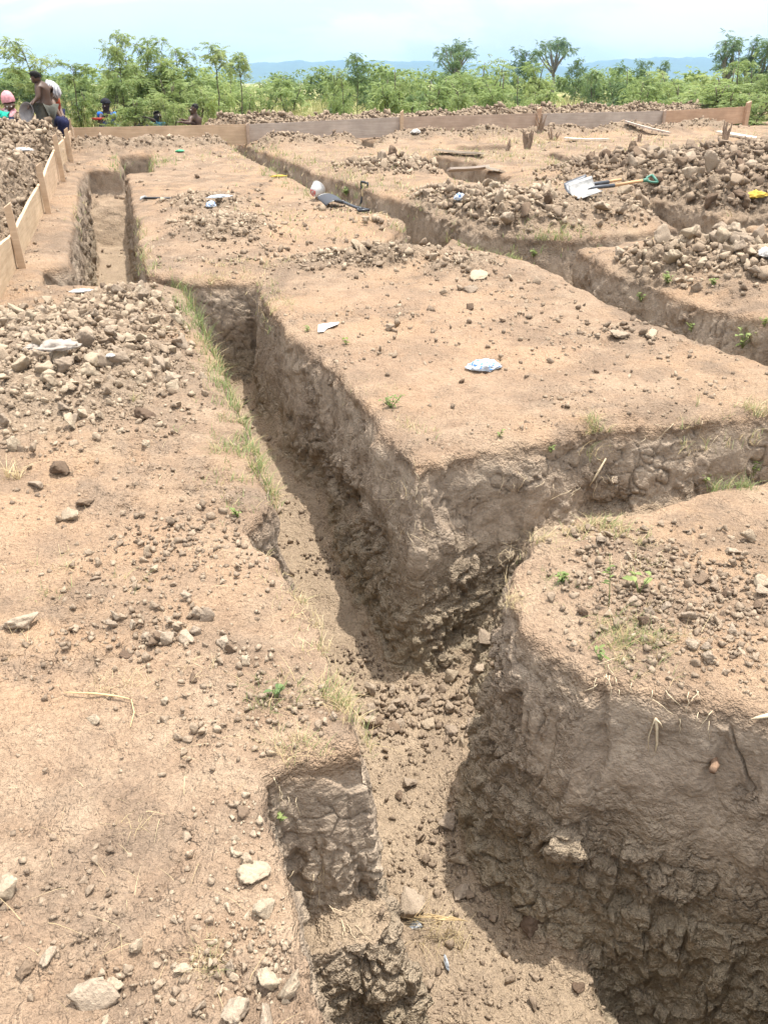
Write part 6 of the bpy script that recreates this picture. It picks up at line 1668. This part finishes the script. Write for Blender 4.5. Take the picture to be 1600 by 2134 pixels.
# woman with the pink head wrap
Y = 15.2; vf = vz(20, feet(Y, 20, 260)+.05, Y)
J2 = dict(pelvis=(17, 266, .15, .13), belly=(18, 253, .1, .12), chest=(19, 240, .05, .122), upper=(19.5, 231, .02, .085), neck=(20, 227, 0, .05), head=(20.5, 219, -.04, .088),
          sh_a=(10, 233, 0, .055), el_a=(8, 247, -.12, .042), wrist_a=(17, 249, -.28, .03), hand_a=(21, 249, -.32, .026), sh_b=(29, 233, 0, .055), el_b=(31, 246, -.12, .042), wrist_b=(24, 249, -.28, .03), hand_b=(20, 250, -.32, .026),
          hip_a=(12, 268, .05, .10), kn_a=(9, 262, -.4, .075), an_a=(10, vf-4, -.45, .045), toe_a=(9, vf-2, -.58, .036), hip_b=(23, 268, .05, .10), kn_b=(27, 262, -.4, .075), an_b=(26, vf-4, -.45, .045), toe_b=(27, vf-2, -.58, .036))
PINK = cloth('pink_towel', (0.60, 0.28, 0.30)); WHT = cloth('white_shirt', (0.66, 0.67, 0.70), .08)
o, J, org = person('seated woman in white shirt with pink head wrap and pink towel', Y, J2, TORSO+ARMS+LEGS, 'pelvis', SKIN2, (.25, -.9, -.35),
       [('shirt', WHT, [('pelvis', 'belly'), ('belly', 'chest'), ('chest', 'upper'), ('upper', 'sh_a'), ('sh_a', 'el_a'), ('upper', 'sh_b')], .016), ('skirt', cloth('dark_skirt', (0.06, 0.04, 0.05)), HIPS, .02)], hair=None)
V_, F_ = ico(4); V_ = V_*(1+.05*fbm(V_[:, 0]*3+4, V_[:, 1]*3, V_[:, 2]*5, 2))[:, None]
kp = V_[:, 2] > -.35; V_ = V_*np.array([.105, .115, .14]); wrp = link('head_wrap', mesh_np('head_wrap', V_, F_[kp[F_].all(1)], PINK), o); wrp.location = J['head'][0]+Vector((-.015, .02, .075)); wrp.rotation_euler = (0, -.12, 0)
mb = MB()
for s in (-1, 1):
    c = J['neck'][0]; mb.tube([c+Vector((s*.06, .05, .0)), c+Vector((s*.085, -.06, -.04)), c+Vector((s*.06+.02, -.15, -.12)), c+Vector((s*.04+.03, -.18, -.26))], [.035, .045, .05, .045], 8, True, .45)
mb.build('towel', PINK, o, True)
# teal shirted person cut by the picture edge
Y = 14.8; vf = vz(4, feet(Y, 4, 260)+.05, Y)
J2 = dict(pelvis=(8, 262, .1, .13), belly=(4, 252, .05, .125), chest=(0, 240, 0, .13), upper=(-4, 230, 0, .09), neck=(-7, 225, 0, .05), head=(-11, 217, -.03, .088),
          sh_a=(-12, 234, -.1, .055), el_a=(-12, 250, -.2, .042), wrist_a=(-4, 256, -.3, .03), hand_a=(0, 257, -.32, .026), sh_b=(6, 236, .05, .055), el_b=(11, 249, -.12, .042), wrist_b=(3, 254, -.3, .03), hand_b=(-1, 256, -.33, .026),
          hip_a=(3, 264, 0, .10), kn_a=(-6, 258, -.4, .075), an_a=(-4, vf-4, -.45, .045), toe_a=(-6, vf-2, -.58, .036), hip_b=(12, 264, .0, .10), kn_b=(8, 262, -.42, .075), an_b=(8, vf-4, -.45, .045), toe_b=(7, vf-2, -.58, .036))
person('seated person in teal green shirt cut by the picture edge', Y, J2, TORSO+ARMS+LEGS, 'pelvis', SKIN2, (-.6, -.6, -.3),
       [('shirt', cloth('teal_shirt', (0.015, 0.30, 0.22)), [('pelvis', 'belly'), ('belly', 'chest'), ('chest', 'upper'), ('upper', 'sh_a'), ('upper', 'sh_b'), ('sh_b', 'el_b')], .018), ('trousers', cloth('blue_grey_trousers', (0.10, 0.12, 0.20)), HIPS, .018)])
def seated(label, Y, u, v, scale, lean, face, skin, shirt, trousers, arms, bare=False, hair='hair', up_turn=0.0):
    """seated figure: u, v is the head centre; lean shifts the hips sideways in px"""
    k = F_PX/Y; g_ = feet(Y, u, v+40); vf = vz(u, g_+.04, Y); vp = max(vf-0.16*k, v+0.50*k)
    W = .19*k*scale
    c = lambda f: (u+lean*f)
    hp = v+0.60*k*1.0
    J2 = dict(pelvis=(c(1), hp, .12, .125), belly=(c(.75), v+.46*k, .10, .112), chest=(c(.5), v+.32*k, .06, .128), upper=(c(.25), v+.20*k, .03, .09), neck=(c(.1), v+.135*k, .01, .053), head=(u, v, -.02, .088),
              hip_a=(c(1)-.10*k, hp+.02*k, .02, .10), kn_a=(c(1)-.16*k, hp-.10*k, -.42, .072), an_a=(c(1)-.14*k, hp+.14*k, -.55, .045), toe_a=(c(1)-.15*k, hp+.17*k, -.7, .035),
              hip_b=(c(1)+.10*k, hp+.02*k, .02, .10), kn_b=(c(1)+.16*k, hp-.10*k, -.42, .072), an_b=(c(1)+.14*k, hp+.14*k, -.55, .045), toe_b=(c(1)+.15*k, hp+.17*k, -.7, .035))
    J2['sh_a'] = (c(.3)-W, v+.22*k, arms[0][0], .056); J2['sh_b'] = (c(.3)+W, v+.22*k, arms[0][1], .056)
    for n, (e, w_) in (('a', arms[1]), ('b', arms[2])):
        J2['el_'+n] = (e[0], e[1], e[2], .042); J2['wrist_'+n] = (w_[0], w_[1], w_[2], .03); J2['hand_'+n] = (2*w_[0]*.5+.6*(w_[0]-e[0])*.5, w_[1]+.3*(w_[1]-e[1]), w_[2]+.3*(w_[2]-e[2]), .026)
    cl_ = [('trousers', trousers, HIPS, .016)]
    if not bare: cl_.append(('shirt', shirt, [('pelvis', 'belly'), ('belly', 'chest'), ('chest', 'upper'), ('upper', 'sh_a'), ('sh_a', 'el_a'), ('upper', 'sh_b'), ('sh_b', 'el_b')], .015))
    return person(label, Y, J2, TORSO+ARMS+LEGS, 'pelvis', skin, face, cl_, hair)
DRK = cloth('dark_cloth', (0.02, 0.02, 0.025)); DEN = cloth('worn_denim', (0.05, 0.06, 0.09)); BLU = cloth('bright_blue_cloth', (0.02, 0.13, 0.55)); LBL = cloth('pale_blue_cloth', (0.10, 0.30, 0.45), .5, 30)
o, J, org = seated('seated person in a dark cap and blue shirt half hidden by a bush', 19.6, 221, 219, 1, 8, (-.35, -.85, -.3), SKIN3, BLU, DEN, ((-.05, .05), ((212, 240, -.2), (209, 248, -.4)), ((238, 242, -.15), (222, 249, -.4))))
V_, F_ = ico(3); kp = V_[:, 2] > -.1; cap = link('cap', mesh_np('cap', V_*np.array([.108, .118, .105]), F_[kp[F_].all(1)], DRK), o); cap.location = J['head'][0]+Vector((0, .005, .035))
pl_ = MB().tube([(0, 0, 0), (0, 0, .012), (0, 0, .04)], [.09, .12, .15], 18, True); p_ = at(206, 250, 19.15)
tag(pl_.build('red_plate', plain('red_plastic', (0.55, 0.06, 0.045), 0.4, .1, 20), None, True), 'red plastic plate held by the person in the dark cap', 'plate').location = p_
seated('dark shirted man facing the camera, only head and shoulders above the tan board', 19.2, 296.5, 246.5, 1, 1, (.05, -.98, -.15), SKIN3, DRK, DRK, ((-.02, -.02), ((283, 275, -.1), (292, 280, -.35)), ((311, 275, -.1), (302, 280, -.35))))
seated('man with raised bare arm in a pale blue shirt, head turned right', 19.4, 328.5, 241, .9, 16, (.75, -.6, .05), SKIN3, LBL, DEN, ((-.12, .1), ((323, 252, -.3), (311, 247, -.42)), ((350, 262, .0), (338, 268, -.3))))
seated('shirtless seated man seen side on, elbow on knee, arms reaching left', 19.3, 404.5, 227, .62, 9, (-.8, -.45, -.3), SKIN, DRK, DEN, ((-.14, .12), ((396, 257, -.22), (383, 255, -.35)), ((408, 258, .0), (386, 251, -.25))), bare=True)
# basin and hoe lying by the standing man
pan = MB(); nn = 20; V_, F_ = [], []
for r_, z_ in ((0.0, 0), (.15, 0), (.23, .12), (.245, .125), (.235, .11), (.14, .012), (0, .01)):
    for j in range(nn): V_.append((r_*math.cos(2*math.pi*j/nn), r_*math.sin(2*math.pi*j/nn), z_))
for i in range(6):
    for j in range(nn): F_.append((i*nn+j, i*nn+(j+1) % nn, (i+1)*nn+(j+1) % nn, (i+1)*nn+j))
pan.add(V_, F_); ob = pan.build('head_pan', plain('grey_pan', (0.20, 0.18, 0.17), .5, .3, 12, .1, .4), None, True)
ob.scale = (.62, .62, .62); ob.location = at(63, 236, 14.75); ob.rotation_euler = (R(75), R(25), R(-30)); tag(ob, 'grey metal head pan leaning beside the standing man', 'pan')
print('people', time.time()-T0)
# ------------------------------------------------------------------ sky and sun
SUN_DIR = Vector((0.19, 0.11, 0.975)).normalized()
el = math.asin(SUN_DIR.z); az = math.atan2(SUN_DIR.x, SUN_DIR.y)
w = bpy.data.worlds.new('World'); sc.world = w; w.use_nodes = True
t = w.node_tree; bg = t.nodes['Background']
sky = N(t, 'ShaderNodeTexSky', sky_type='NISHITA', sun_disc=False, sun_elevation=el, sun_rotation=az, air_density=1.2, dust_density=2.0, ozone_density=1.5)
tc = N(t, 'ShaderNodeTexCoord')
mp = N(t, 'ShaderNodeMapping'); t.links.new(tc.outputs['Generated'], mp.inputs[0]); mp.inputs['Scale'].default_value = (1, 1, 3.2)
mp.inputs['Location'].default_value = (3.3, 1.2, 0.4)
cn = noise(t, 3.0, 7, 0.55, mp.outputs[0], 0.5)
cl = mrange(t, cn, 0.40, 0.56)
cl = mathn(t, 'MAXIMUM', cl, 0.55)
cshade = ramp_out(t, noise(t, 4.5, 5, 0.5, mp.outputs[0], 0.3), (5.6, 5.65, 5.65), (6.8, 6.55, 6.2))
mix = mixc(t, cl, sky.outputs[0], cshade)
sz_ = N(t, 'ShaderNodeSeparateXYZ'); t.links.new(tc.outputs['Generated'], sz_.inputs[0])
zenith_fill = mrange(t, sz_.outputs[2], 0.28, 0.95, 1.0, 2.8)  # upper sky, out of view, brightened as added fill for the shaded walls
vm = N(t, 'ShaderNodeVectorMath', operation='SCALE'); t.links.new(mix, vm.inputs[0]); t.links.new(zenith_fill, vm.inputs['Scale'])
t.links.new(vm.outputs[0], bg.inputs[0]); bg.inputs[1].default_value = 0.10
sl = bpy.data.lights.new('sun', 'SUN'); sl.energy = 3.5; sl.angle = R(0.6); sl.color = (1, 0.96, 0.90)
so = bpy.data.objects.new('sun', sl); COL.objects.link(so)
so.rotation_euler = SUN_DIR.to_track_quat('Z', 'Y').to_euler()
vs = sc.view_settings; vs.view_transform = 'Standard'; vs.look = 'None'; vs.exposure = 1.04; vs.gamma = 1; vs.use_curve_mapping = False
sc.cycles.max_bounces = 6
print('script', time.time()-T0)
